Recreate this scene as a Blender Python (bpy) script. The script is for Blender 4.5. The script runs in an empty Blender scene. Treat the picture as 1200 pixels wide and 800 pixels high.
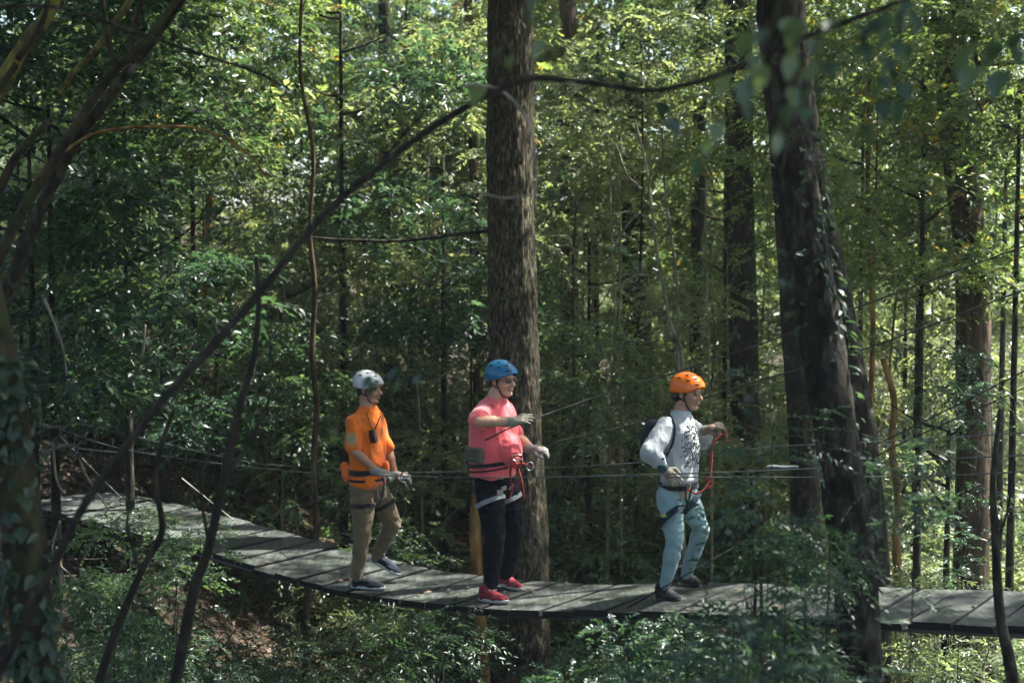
import bpy, math, random
import numpy as np
from mathutils import Vector, Matrix, noise
R = math.radians
random.seed(7); rng = np.random.default_rng(7)

# ------------------------------------------------------------------ camera geometry
F = 1200 * 50 / 36.0
PITCH = math.atan(100 / F)
CAM = Vector((0, 0, 5.0))
cP, sP = math.cos(PITCH), math.sin(PITCH)
def ray(px, py):
    dx = (px - 600) / F; dy = -(py - 400) / F
    return Vector((dx, cP + dy * sP, -sP + dy * cP))
def P(px, py, Z):
    r = ray(px, py); return CAM + r * (Z / r.y)
TH = R(35)
D2 = Vector((math.cos(TH), -math.sin(TH), 0)); N2 = Vector((math.sin(TH), math.cos(TH), 0))
DECK = np.array([[-7.0,-2.34],[-5.28,-2.34],[-4.75,-2.355],[-4.15,-2.395],[-3.61,-2.44],[-3.09,-2.49],[-2.58,-2.535],[-2.07,-2.575],[-1.48,-2.60],[-.61,-2.575],[.23,-2.49],[.9,-2.395],[2.18,-2.25],[2.71,-2.195],[3.54,-2.11],[6,-1.9],[8,-1.75]])
def dz(t): # smoothed deck height
    ts = np.array([t - .5, t - .25, t, t + .25, t + .5]); return float(CAM.z + np.interp(ts, DECK[:, 0], DECK[:, 1]).mean())
def deckpt(t, w): # w 0 near edge .. 1 far edge
    p = Vector((0, 10, 0)) + D2 * t + N2 * w; p.z = dz(t); return p
def on_deck(px, py):
    r = ray(px, py); k = 10 / r.y
    for _ in range(20):
        q = CAM + r * k; t = (q - Vector((0, 10, 0))).to_2d().dot(D2.to_2d())
        k = (dz(t) - CAM.z) / r.z
    return CAM + r * k

# ------------------------------------------------------------------ helpers
scene = bpy.context.scene
C = scene.collection
def origin(o):
    v = Vector((0, 0, 0))
    while o: v += Vector(o.location); o = o.parent
    return v
def tag(o, label=None, cat=None, group=None, kind=None):
    if label: o['label'] = label
    if cat: o['category'] = cat
    if group: o['group'] = group
    if kind: o['kind'] = kind
    return o
def thing(name, label, cat, loc, group=None):
    o = bpy.data.objects.new(name, None); C.objects.link(o); o.location = loc
    o.empty_display_size = .1
    return tag(o, label, cat, group)
def mesh_from(name, V, T, loc=Vector((0, 0, 0)), smooth=True, tint=None, fsz=None):
    V = np.asarray(V, dtype=np.float32).reshape(-1, 3) - np.array(loc, dtype=np.float32)
    me = bpy.data.meshes.new(name)
    if isinstance(T, np.ndarray):
        n, k = T.shape
        me.vertices.add(len(V)); me.vertices.foreach_set('co', V.ravel())
        me.loops.add(n * k); me.loops.foreach_set('vertex_index', T.ravel().astype(np.int32))
        me.polygons.add(n); me.polygons.foreach_set('loop_start', np.arange(0, n * k, k, dtype=np.int32))
        me.polygons.foreach_set('loop_total', np.full(n, k, dtype=np.int32))
        me.update(calc_edges=True)
    else:
        me.from_pydata([tuple(v) for v in V], [], T)
    if smooth: me.polygons.foreach_set('use_smooth', np.ones(len(me.polygons), dtype=bool))
    if tint is not None:
        a = me.attributes.new('tint', 'FLOAT', 'FACE'); a.data.foreach_set('value', np.asarray(tint, dtype=np.float32))
    me.update()
    return me
def link(name, me, mat, parent=None, loc=None):
    o = bpy.data.objects.new(name, me); C.objects.link(o)
    if mat: me.materials.clear(); me.materials.append(mat)
    if parent: o.parent = parent
    if loc is not None: o.location = loc
    return o
def frame(d, ref=None):
    d = d.normalized()
    ref = ref or (Vector((0, 0, 1)) if abs(d.z) < .9 else Vector((1, 0, 0)))
    s = ref.cross(d)
    if s.length < 1e-5: s = Vector((0, 1, 0)).cross(d)
    s.normalize(); return s, d.cross(s).normalized()
class MB:
    def __init__(s): s.v = []; s.f = []; s.t = []
    def add(s, V, Fs, tint=0.5):
        b = len(s.v); s.v += [tuple(x) for x in V]; s.f += [tuple(i + b for i in f) for f in Fs]; s.t += [tint] * len(Fs); return s
    def rings(s, rings, cap=True, tint=.5):
        n = len(rings[0]); V = [p for r in rings for p in r]; Fs = []
        for i in range(len(rings) - 1):
            for j in range(n):
                k = (j + 1) % n; Fs.append((i * n + j, i * n + k, (i + 1) * n + k, (i + 1) * n + j))
        if cap: Fs.append(tuple(range(n))[::-1]); Fs.append(tuple((len(rings) - 1) * n + j for j in range(n)))
        return s.add(V, Fs, tint)
    def tube(s, pts, rad, seg=8, disp=None, tint=.5):
        pts = [Vector(p) for p in pts]; n = len(pts)
        if not hasattr(rad, '__len__'): rad = [rad] * n
        rs = []; a = None
        for i, p in enumerate(pts):
            d = (pts[min(i + 1, n - 1)] - pts[max(i - 1, 0)]).normalized()
            if a is None: a, b = frame(d)
            else:
                a = (a - d * a.dot(d)).normalized(); b = d.cross(a)
            ring = []
            for j in range(seg):
                th = 2 * math.pi * j / seg; q = a * math.cos(th) + b * math.sin(th)
                r = rad[i]
                if disp: r = r + disp(p, q, th, r)
                ring.append(p + q * r)
            rs.append(ring)
        return s.rings(rs, tint=tint)
    def ell(s, c, r, M=None, seg=16, rg=10):
        c = Vector(c); rs = []
        for i in range(1, rg):
            ph = math.pi * i / rg
            ring = []
            for j in range(seg):
                th = 2 * math.pi * j / seg
                q = Vector((r[0] * math.sin(ph) * math.cos(th), r[1] * math.sin(ph) * math.sin(th), r[2] * math.cos(ph)))
                if M: q = M @ q
                ring.append(c + q)
            rs.append(ring[::-1])
        return s.rings(rs)
    def cap(s, p0, p1, r0, r1, seg=14):
        p0, p1 = Vector(p0), Vector(p1); d = (p1 - p0); L = d.length or 1e-6; d = d / L
        pts = []; rr = []
        for k in (90, 68, 45, 22): pts.append(p0 - d * r0 * math.sin(R(k))); rr.append(max(r0 * math.cos(R(k)), r0 * .12))
        for k in range(0, 5): pts.append(p0 + d * L * k / 4); rr.append(r0 + (r1 - r0) * k / 4)
        for k in (22, 45, 68, 90): pts.append(p1 + d * r1 * math.sin(R(k))); rr.append(max(r1 * math.cos(R(k)), r1 * .12))
        return s.tube(pts, rr, seg)
    def chain(s, pts, rad):
        for i in range(len(pts) - 1): s.cap(pts[i], pts[i + 1], rad[i], rad[i + 1])
        return s
    def etube(s, pts, ab, side, seg=28, up=Vector((0, 0, 1)), power=2.3):
        # horizontal super-elliptical rings: a along side, b along the front
        side = Vector(side).normalized(); fr = side.cross(up).normalized(); rs = []
        P_ = [Vector(p) for p in pts]
        # round ends
        for i, p in enumerate(P_):
            a, b = ab[i]; ring = []
            for j in range(seg):
                th = 2 * math.pi * j / seg; ct, st = math.cos(th), math.sin(th)
                k = (abs(ct) ** power + abs(st) ** power) ** (-1 / power)
                ring.append(p + side * a * ct * k + fr * b * st * k)
            rs.append(ring)
        return s.rings(rs)
    def box(s, c, hx, M=None, tint=.5):
        c = Vector(c); V = []
        for z in (-1, 1):
            for x, y in ((-1, -1), (1, -1), (1, 1), (-1, 1)):
                q = Vector((x * hx[0], y * hx[1], z * hx[2])); V.append(c + (M @ q if M else q))
        return s.add(V, [(0, 3, 2, 1), (4, 5, 6, 7), (0, 1, 5, 4), (1, 2, 6, 5), (2, 3, 7, 6), (3, 0, 4, 7)], tint)
    def build(s, name, mat, parent=None, smooth=True, tint=False):
        me = mesh_from(name, s.v, s.f, origin(parent) if parent else Vector((0, 0, 0)), smooth, s.t if tint else None)
        return link(name, me, mat, parent)
    def remesh(s, name, mat, parent, voxel=.006, smooth=2, disp=None):
        me = mesh_from('tmp', s.v, s.f); o = bpy.data.objects.new('tmp', me); C.objects.link(o)
        m = o.modifiers.new('r', 'REMESH'); m.mode = 'VOXEL'; m.voxel_size = voxel; m.use_smooth_shade = True
        if smooth:
            m2 = o.modifiers.new('s', 'SMOOTH'); m2.iterations = smooth; m2.factor = .5
        dg = bpy.context.evaluated_depsgraph_get(); ev = o.evaluated_get(dg)
        me2 = bpy.data.meshes.new_from_object(ev); bpy.data.objects.remove(o); bpy.data.meshes.remove(me)
        n = len(me2.vertices); co = np.zeros(n * 3, dtype=np.float32); me2.vertices.foreach_get('co', co); co = co.reshape(-1, 3)
        if disp:
            no = np.zeros(n * 3, dtype=np.float32); me2.vertices.foreach_get('normal', no); no = no.reshape(-1, 3)
            am = np.array([disp(Vector(p)) for p in co], dtype=np.float32); co = co + no * am[:, None]
        co = co - np.array(origin(parent), dtype=np.float32)
        me2.vertices.foreach_set('co', co.ravel()); me2.polygons.foreach_set('use_smooth', np.ones(len(me2.polygons), dtype=bool))
        me2.name = name; me2.update()
        return link(name, me2, mat, parent)
def spline(pts, n):
    pts = [Vector(p) for p in pts]; Q = [pts[0] * 2 - pts[1]] + pts + [pts[-1] * 2 - pts[-2]]; out = []
    m = len(pts) - 1
    for i in range(n):
        u = i / (n - 1) * m; k = min(int(u), m - 1); t = u - k
        a, b, c, d = Q[k], Q[k + 1], Q[k + 2], Q[k + 3]
        out.append(.5 * ((2 * b) + (c - a) * t + (2 * a - 5 * b + 4 * c - d) * t * t + (3 * b - a - 3 * c + d) * t ** 3))
    return out
def lerpl(a, n): return list(np.interp(np.linspace(0, 1, n), np.linspace(0, 1, len(a)), a))

# ------------------------------------------------------------------ materials
def newmat(name):
    m = bpy.data.materials.new(name); m.use_nodes = True; nt = m.node_tree; nt.nodes.clear(); return m, nt, nt.nodes, nt.links
def principled(nt, base=(.5, .5, .5), rough=.7, spec=.5, metal=0):
    b = nt.nodes.new('ShaderNodeBsdfPrincipled'); b.inputs['Base Color'].default_value = (*base, 1); b.inputs['Roughness'].default_value = rough
    b.inputs['Specular IOR Level'].default_value = spec; b.inputs['Metallic'].default_value = metal
    o = nt.nodes.new('ShaderNodeOutputMaterial'); nt.links.new(b.outputs[0], o.inputs[0]); return b
def noise_ramp(nt, coord, scale, stops, detail=5, rough=.6, dist=0):
    n = nt.nodes.new('ShaderNodeTexNoise'); n.inputs['Scale'].default_value = scale; n.inputs['Detail'].default_value = detail
    n.inputs['Roughness'].default_value = rough; n.inputs['Distortion'].default_value = dist
    if coord: nt.links.new(coord, n.inputs['Vector'])
    r = nt.nodes.new('ShaderNodeValToRGB'); nt.links.new(n.outputs['Fac'], r.inputs[0])
    while len(r.color_ramp.elements) < len(stops): r.color_ramp.elements.new(.5)
    for e, (p, c) in zip(r.color_ramp.elements, stops): e.position = p; e.color = (*c, 1)
    return n, r
def coords(nt, scale=(1, 1, 1), rot=(0, 0, 0)):
    t = nt.nodes.new('ShaderNodeTexCoord'); m = nt.nodes.new('ShaderNodeMapping'); m.inputs['Scale'].default_value = scale; m.inputs['Rotation'].default_value = rot
    nt.links.new(t.outputs['Object'], m.inputs[0]); return m.outputs[0]
def mixc(nt, fac, a, b, mode='MIX'):
    m = nt.nodes.new('ShaderNodeMix'); m.data_type = 'RGBA'; m.blend_type = mode
    for s, v in ((0, fac), (6, a), (7, b)):
        if isinstance(v, (int, float)): m.inputs[s].default_value = v
        elif isinstance(v, tuple): m.inputs[s].default_value = (*v, 1)
        else: nt.links.new(v, m.inputs[s])
    return m.outputs[2]
def bump(nt, b, h, strength=.5, dist=.01):
    n = nt.nodes.new('ShaderNodeBump'); n.inputs['Strength'].default_value = strength; n.inputs['Distance'].default_value = dist
    nt.links.new(h, n.inputs['Height']); nt.links.new(n.outputs[0], b.inputs['Normal'])
def cloth(name, col, var=.18, rough=.85, scale=9, bs=.35, spec=.25, sheen=.2):
    m, nt, N, L = newmat(name); b = principled(nt, col, rough, spec)
    dark = tuple(c * (1 - var) for c in col); lite = tuple(min(1, c * (1 + var)) for c in col)
    n, r = noise_ramp(nt, coords(nt), scale, [(.3, dark), (.7, lite)]); L.new(r.outputs[0], b.inputs['Base Color'])
    n2, r2 = noise_ramp(nt, coords(nt, (1, 1, .6)), 26, [(.3, (0, 0, 0)), (.7, (1, 1, 1))], detail=3, dist=1.0)
    bump(nt, b, r2.outputs[0], bs, .007); b.inputs['Sheen Weight'].default_value = sheen
    return m
def plain(name, col, rough=.5, spec=.5, metal=0, var=.12, scale=30):
    m, nt, N, L = newmat(name); b = principled(nt, col, rough, spec, metal)
    n, r = noise_ramp(nt, coords(nt), scale, [(.3, tuple(c * (1 - var) for c in col)), (.7, tuple(min(1, c * (1 + var)) for c in col))]); L.new(r.outputs[0], b.inputs['Base Color'])
    return m
def bark(name, c0, c1, c2, sc=(16, 16, 3), moss=None, mossp=(.55, .68), bs=.9):
    m, nt, N, L = newmat(name); b = principled(nt, c1, .9, .2)
    v = coords(nt, sc)
    n, r = noise_ramp(nt, v, 1.6, [(.36, c0), (.5, c1), (.66, c2)], detail=7, rough=.65, dist=.4)
    n3, r3 = noise_ramp(nt, coords(nt), 2.2, [(.35, (.6, .6, .6)), (.65, (1.25, 1.2, 1.1))], detail=3)
    col = mixc(nt, 1.0, r.outputs[0], r3.outputs[0], 'MULTIPLY')
    if moss:
        n2, r2 = noise_ramp(nt, coords(nt, (1, 1, .7)), 5.0, [(mossp[0], (0, 0, 0)), (mossp[1], (1, 1, 1))], detail=6, rough=.7)
        col = mixc(nt, r2.outputs[0], col, moss)
    L.new(col, b.inputs['Base Color']); bump(nt, b, n.outputs['Fac'], bs, .03)
    return m
def leafmat(name, dark, lite, rough=.36, trans=.48, spec=.5, accent=None):
    m, nt, N, L = newmat(name)
    at = N.new('ShaderNodeAttribute'); at.attribute_name = 'tint'; oi = N.new('ShaderNodeObjectInfo')
    r = N.new('ShaderNodeValToRGB'); L.new(at.outputs['Fac'], r.inputs[0])
    r.color_ramp.elements[0].position = 0; r.color_ramp.elements[0].color = (*dark, 1); r.color_ramp.elements[1].position = .85; r.color_ramp.elements[1].color = (*lite, 1)
    if accent:
        e = r.color_ramp.elements.new(.97); e.color = (*accent, 1)
    hs = N.new('ShaderNodeHueSaturation'); mr = N.new('ShaderNodeMapRange'); L.new(oi.outputs['Random'], mr.inputs[0]); mr.inputs[3].default_value = .475; mr.inputs[4].default_value = .525
    L.new(mr.outputs[0], hs.inputs['Hue']); hs.inputs['Saturation'].default_value = 1; L.new(r.outputs[0], hs.inputs['Color'])
    b = N.new('ShaderNodeBsdfPrincipled'); b.inputs['Roughness'].default_value = rough; b.inputs['Specular IOR Level'].default_value = spec; L.new(hs.outputs[0], b.inputs['Base Color'])
    t = N.new('ShaderNodeBsdfTranslucent'); 
    tc = mixc(nt, 1.0, hs.outputs[0], (1.75, 1.85, .95), 'MULTIPLY'); L.new(tc, t.inputs[0])
    mx = N.new('ShaderNodeMixShader'); mx.inputs[0].default_value = trans; L.new(b.outputs[0], mx.inputs[1]); L.new(t.outputs[0], mx.inputs[2])
    o = N.new('ShaderNodeOutputMaterial'); L.new(mx.outputs[0], o.inputs[0]); return m
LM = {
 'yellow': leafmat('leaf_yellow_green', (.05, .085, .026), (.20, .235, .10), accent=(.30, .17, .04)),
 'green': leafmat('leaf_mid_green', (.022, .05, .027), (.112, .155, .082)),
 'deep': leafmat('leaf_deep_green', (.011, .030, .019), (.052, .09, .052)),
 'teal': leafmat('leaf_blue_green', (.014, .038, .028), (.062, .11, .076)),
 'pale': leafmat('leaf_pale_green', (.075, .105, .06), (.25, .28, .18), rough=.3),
 'dry': leafmat('leaf_dry_brown', (.04, .026, .015), (.16, .115, .075), rough=.6, trans=.2),
}
BK = {
 'furrow': bark('bark_furrowed', (.010, .0095, .007), (.050, .046, .032), (.19, .17, .11), (26, 26, 8), moss=(.075, .08, .03), mossp=(.60, .8)),
 'dark': bark('bark_dark_mottled', (.007, .007, .005), (.022, .020, .015), (.07, .066, .05), (11, 11, 5), moss=(.15, .15, .12), mossp=(.62, .68)),
 'brown': bark('bark_brown', (.02, .015, .010), (.065, .048, .03), (.14, .105, .07), (12, 12, 2)),
 'ochre': bark('bark_ochre', (.09, .05, .018), (.21, .12, .04), (.32, .20, .09), (9, 9, 2), bs=.4),
 'pale': bark('bark_pale_twig', (.08, .075, .055), (.19, .18, .14), (.32, .30, .25), (14, 14, 3), bs=.4),
 'mossy': bark('bark_mossy', (.009, .008, .006), (.03, .026, .016), (.065, .055, .035), (10, 10, 4), moss=(.04, .048, .014), mossp=(.48, .62)),
 'lichen': bark('bark_yellow_lichen', (.03, .026, .014), (.07, .06, .03), (.12, .10, .05), (8, 8, 4), moss=(.22, .20, .045), mossp=(.46, .60)),
}
BK['sapling'] = bark('bark_sapling', (.10, .095, .06), (.22, .21, .14), (.36, .34, .25), (14, 14, 3), bs=.4)
BK['stem'] = bark('bark_dark_stem', (.006, .006, .005), (.018, .016, .012), (.045, .04, .03), (12, 12, 5), moss=(.03, .035, .015), mossp=(.55, .7))
def ground_mat():
    m, nt, N, L = newmat('ground_leaf_litter'); b = principled(nt, (.1, .07, .04), .95, .2)
    n, r = noise_ramp(nt, coords(nt), 1.1, [(.35, (.02, .018, .012)), (.5, (.045, .035, .024)), (.68, (.09, .068, .046))], detail=10, rough=.75)
    v = N.new('ShaderNodeTexVoronoi'); v.inputs['Scale'].default_value = 16; L.new(coords(nt), v.inputs['Vector'])
    bw = N.new('ShaderNodeRGBToBW'); L.new(v.outputs['Color'], bw.inputs[0]); c = mixc(nt, .7, r.outputs[0], bw.outputs[0], 'SOFT_LIGHT'); L.new(c, b.inputs['Base Color'])
    bump(nt, b, v.outputs['Distance'], .9, .04); return m
def plank_mat():
    m, nt, N, L = newmat('weathered_plank'); b = principled(nt, (.2, .2, .18), .75, .35)
    v = coords(nt, (14, 1.2, 6), (0, 0, TH))
    n, r = noise_ramp(nt, v, 2.5, [(.3, (.02, .024, .021)), (.5, (.052, .060, .054)), (.72, (.125, .135, .125))], detail=8, rough=.7)
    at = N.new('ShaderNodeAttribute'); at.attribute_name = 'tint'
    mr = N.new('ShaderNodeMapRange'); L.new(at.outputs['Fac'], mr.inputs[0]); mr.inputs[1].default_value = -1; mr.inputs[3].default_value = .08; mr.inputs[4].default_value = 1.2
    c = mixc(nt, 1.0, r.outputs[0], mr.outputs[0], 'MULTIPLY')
    n2, r2 = noise_ramp(nt, coords(nt), 2.4, [(.42, (0, 0, 0)), (.62, (1, 1, 1))], detail=5)
    c = mixc(nt, r2.outputs[0], c, mixc(nt, 1.0, c, (.62, .70, .55), 'MULTIPLY')); L.new(c, b.inputs['Base Color'])
    bump(nt, b, n.outputs['Fac'], .5, .008); return m
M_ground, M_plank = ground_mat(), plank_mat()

# ------------------------------------------------------------------ terrain
def sst(a, b, x): t = max(0, min(1, (x - a) / (b - a))); return t * t * (3 - 2 * t)
def g(x, y):
    h = .45 + .5 * sst(1, -2, x) + 1.75 * sst(-1.5, -5.6, x)
    h += .075 * max(0, y - 12.5) - .06 * max(0, y - 30) + 2.2 * sst(7, 1.5, y) + .10 * max(0, -x - 5.5)
    h += .9 * sst(-1, -6, x) * sst(13, 18, y)
    h += .22 * noise.noise(Vector((x * .55, y * .55, 3))) + .07 * noise.noise(Vector((x * 2.1, y * 2.1, 7)))
    q = Vector((x, y, 0)) - Vector((0, 10, 0)); t = q.dot(D2); w = q.dot(N2)
    if t > -5.9 and -.6 < w < 1.6: h = min(h, dz(t) - .22)
    return h
def terrain():
    xs = np.concatenate([np.linspace(-160, -20, 15)[:-1], np.linspace(-20, 20, 161), np.linspace(20, 160, 15)[1:]])
    ys = np.concatenate([np.linspace(-60, -4, 8)[:-1], np.linspace(-4, 40, 161), np.linspace(40, 260, 25)[1:]])
    V = [(x, y, g(x, y)) for y in ys for x in xs]; n = len(xs)
    T = np.array([(j * n + i, j * n + i + 1, (j + 1) * n + i + 1, (j + 1) * n + i) for j in range(len(ys) - 1) for i in range(n - 1)])
    o = link('ground', mesh_from('ground', V, T), M_ground); tag(o, 'brown forest floor covered in leaf litter below the bridge', kind='structure')
terrain()

# ------------------------------------------------------------------ foliage
def leaves(p, a, n, l, w):
    a = a / np.linalg.norm(a, axis=1, keepdims=True); n = n - a * (n * a).sum(1, keepdims=True); n /= np.linalg.norm(n, axis=1, keepdims=True) + 1e-9
    s = np.cross(a, n); l = l[:, None]; w = w[:, None]
    V = np.stack([p, p + a * l * .42 - s * w + n * w * .35, p + a * l - n * l * .12, p + a * l * .42 + s * w + n * w * .35], 1).reshape(-1, 3)
    k = np.arange(len(p))[:, None] * 4
    T = np.concatenate([k + np.array([[0, 1, 2]]), k + np.array([[0, 2, 3]])], 1).reshape(-1, 3)
    return V, T
def sprays(r, o, d, tl, nl, ll, aspect=.2, droop=.3, fan=55, tilt=.45):
    """o,d: spray origins and directions; nl leaves along each twig, alternate"""
    S = len(o); d = d / np.linalg.norm(d, axis=1, keepdims=True)
    up = np.array([[0, 0, 1.]]) + r.normal(0, tilt, (S, 3)); up = up - d * (up * d).sum(1, keepdims=True); up /= np.linalg.norm(up, axis=1, keepdims=True)
    sd = np.cross(d, up); k = np.arange(nl); fr = (k + .6) / nl
    sgn = np.where(k % 2 == 0, 1, -1); ang = R(fan) * (1 - .55 * fr)
    p = o[:, None] + d[:, None] * (tl[:, None] * fr[None])[..., None] - np.array([0, 0, 1.]) * (droop * tl[:, None] * fr[None] ** 2)[..., None]
    a = d[:, None] * np.cos(ang)[None, :, None] + sd[:, None] * (np.sin(ang) * sgn)[None, :, None] - np.array([0, 0, droop]) * fr[None, :, None]
    a = a + r.normal(0, .22, a.shape); n = np.broadcast_to(up[:, None], a.shape) + r.normal(0, .3, a.shape)
    L = ll * r.uniform(.65, 1.25, (S, nl)) * (1.05 - .35 * fr)[None]
    ti = np.clip(r.normal(.45, .2, (S, 1)) + r.normal(0, .14, (S, nl)), 0, 1)
    V, T = leaves(p.reshape(-1, 3), a.reshape(-1, 3), n.reshape(-1, 3), L.ravel(), L.ravel() * aspect * r.uniform(.8, 1.25, L.size))
    return V, T, np.repeat(ti.ravel(), 2)
def blob_foliage(seed, blobs, dens, ll, nl=10, aspect=.2, droop=.3, tl=(.25, .5)):
    r = np.random.default_rng(seed); O = []; Dr = []
    for c, rad in blobs:
        c = np.array(c); rad = np.array(rad); S = max(3, int(dens * rad[0] * rad[1]))
        q = r.normal(0, 1, (S, 3)); q /= np.linalg.norm(q, axis=1, keepdims=True); q[:, 2] = q[:, 2] * .8 + .15
        rr = r.uniform(.15, 1, (S, 1)) ** .6; O.append(c + q * rr * rad); dd = q.copy(); dd[:, 2] *= .35; Dr.append(dd + r.normal(0, .35, (S, 3)) * np.array([1, 1, .5]))
    O = np.concatenate(O); Dr = np.concatenate(Dr)
    return sprays(r, O, Dr, r.uniform(tl[0], tl[1], len(O)), nl, ll, aspect, droop)
def crown_blobs(seed, rx, h, n, br=(.35, .7), base=0, top=.5, hollow=.35):
    r = random.Random(seed); out = []
    while len(out) < n:
        z = r.uniform(0, 1); a = r.uniform(0, 2 * math.pi); prof = math.sin(math.pi * min(1, (z * .85 + .12))) ** .6
        q = rx * prof * r.uniform(hollow, 1) ** .7; b = r.uniform(*br)
        out.append(((q * math.cos(a), q * math.sin(a), base + z * h), (b, b, b * r.uniform(.3, .55))))
    return out
CR = {}
def mk(name, *a, **k):
    V, T, ti = blob_foliage(*a, **k); CR[name] = mesh_from('crown_' + name, V, T, smooth=False, tint=ti)
mk('big', 1, crown_blobs(1, 2.6, 5.5, 62, (.45, .85)), 50, .15, aspect=.22)
mk('big2', 2, crown_blobs(2, 2.4, 6.5, 58, (.4, .8)), 50, .14, aspect=.26)
mk('airy', 3, crown_blobs(3, 2.2, 5.5, 44, (.35, .65)), 42, .14, aspect=.20, droop=.5)
mk('mid', 4, crown_blobs(4, 1.5, 3.2, 42, (.3, .55)), 85, .11, aspect=.23)
mk('mid2', 5, crown_blobs(5, 1.4, 3.6, 36, (.28, .5)), 85, .10, aspect=.26, droop=.6)
mk('column', 6, crown_blobs(6, 1.1, 7.5, 60, (.3, .6), hollow=.15), 95, .14)
mk('shrub', 7, crown_blobs(7, .85, 1.0, 26, (.22, .42)), 260, .065, tl=(.16, .34))
mk('shrub2', 8, crown_blobs(8, .8, 1.2, 22, (.2, .4)), 260, .055, aspect=.3, tl=(.15, .3))
mk('shrub3', 9, crown_blobs(9, .9, .8, 16, (.25, .45)), 150, .10, aspect=.15, tl=(.2, .45), droop=.7)
mk('far', 10, crown_blobs(10, 3.4, 9, 90, (.6, 1.3)), 60, .19, nl=9, tl=(.4, .9))
def bark_disp(amp, k=1.0):
    def f(p, q, th, r):
        v = noise.noise(Vector((q.x * r * 26 * k, q.y * r * 26 * k, p.z * 6 * k + q.z))) + .5 * noise.noise(Vector((q.x * r * 60 * k, q.y * r * 60 * k, p.z * 16 * k)))
        return amp * v + r * .10 * noise.noise(Vector((q.x, q.y, p.z * .6)))
    return f
def trunk_part(name, path, radii, mat, parent, seg=10, n=None, amp=0.0, extra=()):
    n = n or max(8, len(path) * 5); mb = MB()
    pts = spline(path, n); rr = lerpl(radii, n)
    mb.tube(pts, rr, seg, bark_disp(amp) if amp else None)
    for pa, ra in extra: mb.tube(spline(pa, 10), lerpl(ra, 10), 6)
    return mb.build(name, mat, parent)
def crown_part(kind, mat, parent, loc, s=1.0, rot=0, sz=1.0, name='crown'):
    o = bpy.data.objects.new(name, CR[kind]); C.objects.link(o)
    if not CR[kind].materials: CR[kind].materials.append(LM['green'])
    o.material_slots[0].link = 'OBJECT'; o.material_slots[0].material = LM[mat]
    if parent: o.parent = parent; o.location = Vector(loc) - origin(parent)
    else: o.location = loc
    o.scale = (s, s, s * sz); o.rotation_euler = (0, 0, rot); return o
def limbs(base, z0, z1, n, rad, seed, r0=.03):
    r = random.Random(seed); out = []
    for i in range(n):
        a = r.uniform(0, 6.28); z = z0 + (z1 - z0) * (i + r.random()) / n; L = rad * r.uniform(.5, 1)
        p0 = Vector((base.x, base.y, z)); p2 = p0 + Vector((math.cos(a) * L, math.sin(a) * L, L * r.uniform(.2, .8))); p1 = (p0 + p2) / 2 + Vector((r.uniform(-.1, .1), r.uniform(-.1, .1), -.08 * L))
        out.append(([p0, p1, p2], [r0, r0 * .6, r0 * .2]))
    return out
def tree(pts, w0, w1, bk, label, crowns=(), cat='tree', seg=12, amp=.004, group=None, name='tree', nl=5, n=None):
    """pts: list of (px,py,Z) centreline from bottom to top; w0,w1 trunk width in photo px; crowns: (kind, mat, dx,dy,z,scale,rot[,sz])"""
    W = [P(*p) for p in pts]; b = W[0].copy(); gz = g(b.x, b.y)
    r0 = w0 / 2 * pts[0][2] / F; r1 = w1 / 2 * pts[-1][2] / F
    if b.z > gz: W = [Vector((b.x - (W[1].x - b.x) * .15, b.y, gz - .15))] + W
    root = thing(name, label, cat, (W[0].x, W[0].y, gz), group)
    ex = []
    for ci, c in enumerate(crowns):
        T = W[-1]; cc = Vector((T.x + c[2], T.y + c[3], c[4]))
        ex += [([Vector(W[-2]).lerp(W[-1], .5), cc.lerp(W[-1], .4), cc + Vector((0, 0, 1.2 * c[5]))], [r1 * .5, r1 * .35, .015])] if (abs(c[2]) + abs(c[3]) > .3) else []
        ex += limbs(cc, cc.z + .3, cc.z + 3 * c[5], nl, 1.6 * c[5], hash(label) % 999 + ci if False else len(label) + ci, min(.03, r1 * .5))
    trunk_part('trunk', W, [r0, (r0 + r1) / 2, r1], BK[bk], root, seg, n, amp, ex)
    for c in crowns:
        T = W[-1]; crown_part(c[0], c[1], root, Vector((T.x + c[2], T.y + c[3], c[4])), c[5] * (.5 if c[4] > 8.1 else 1), c[6], c[7] if len(c) > 7 else 1.0)
    return root

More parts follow.
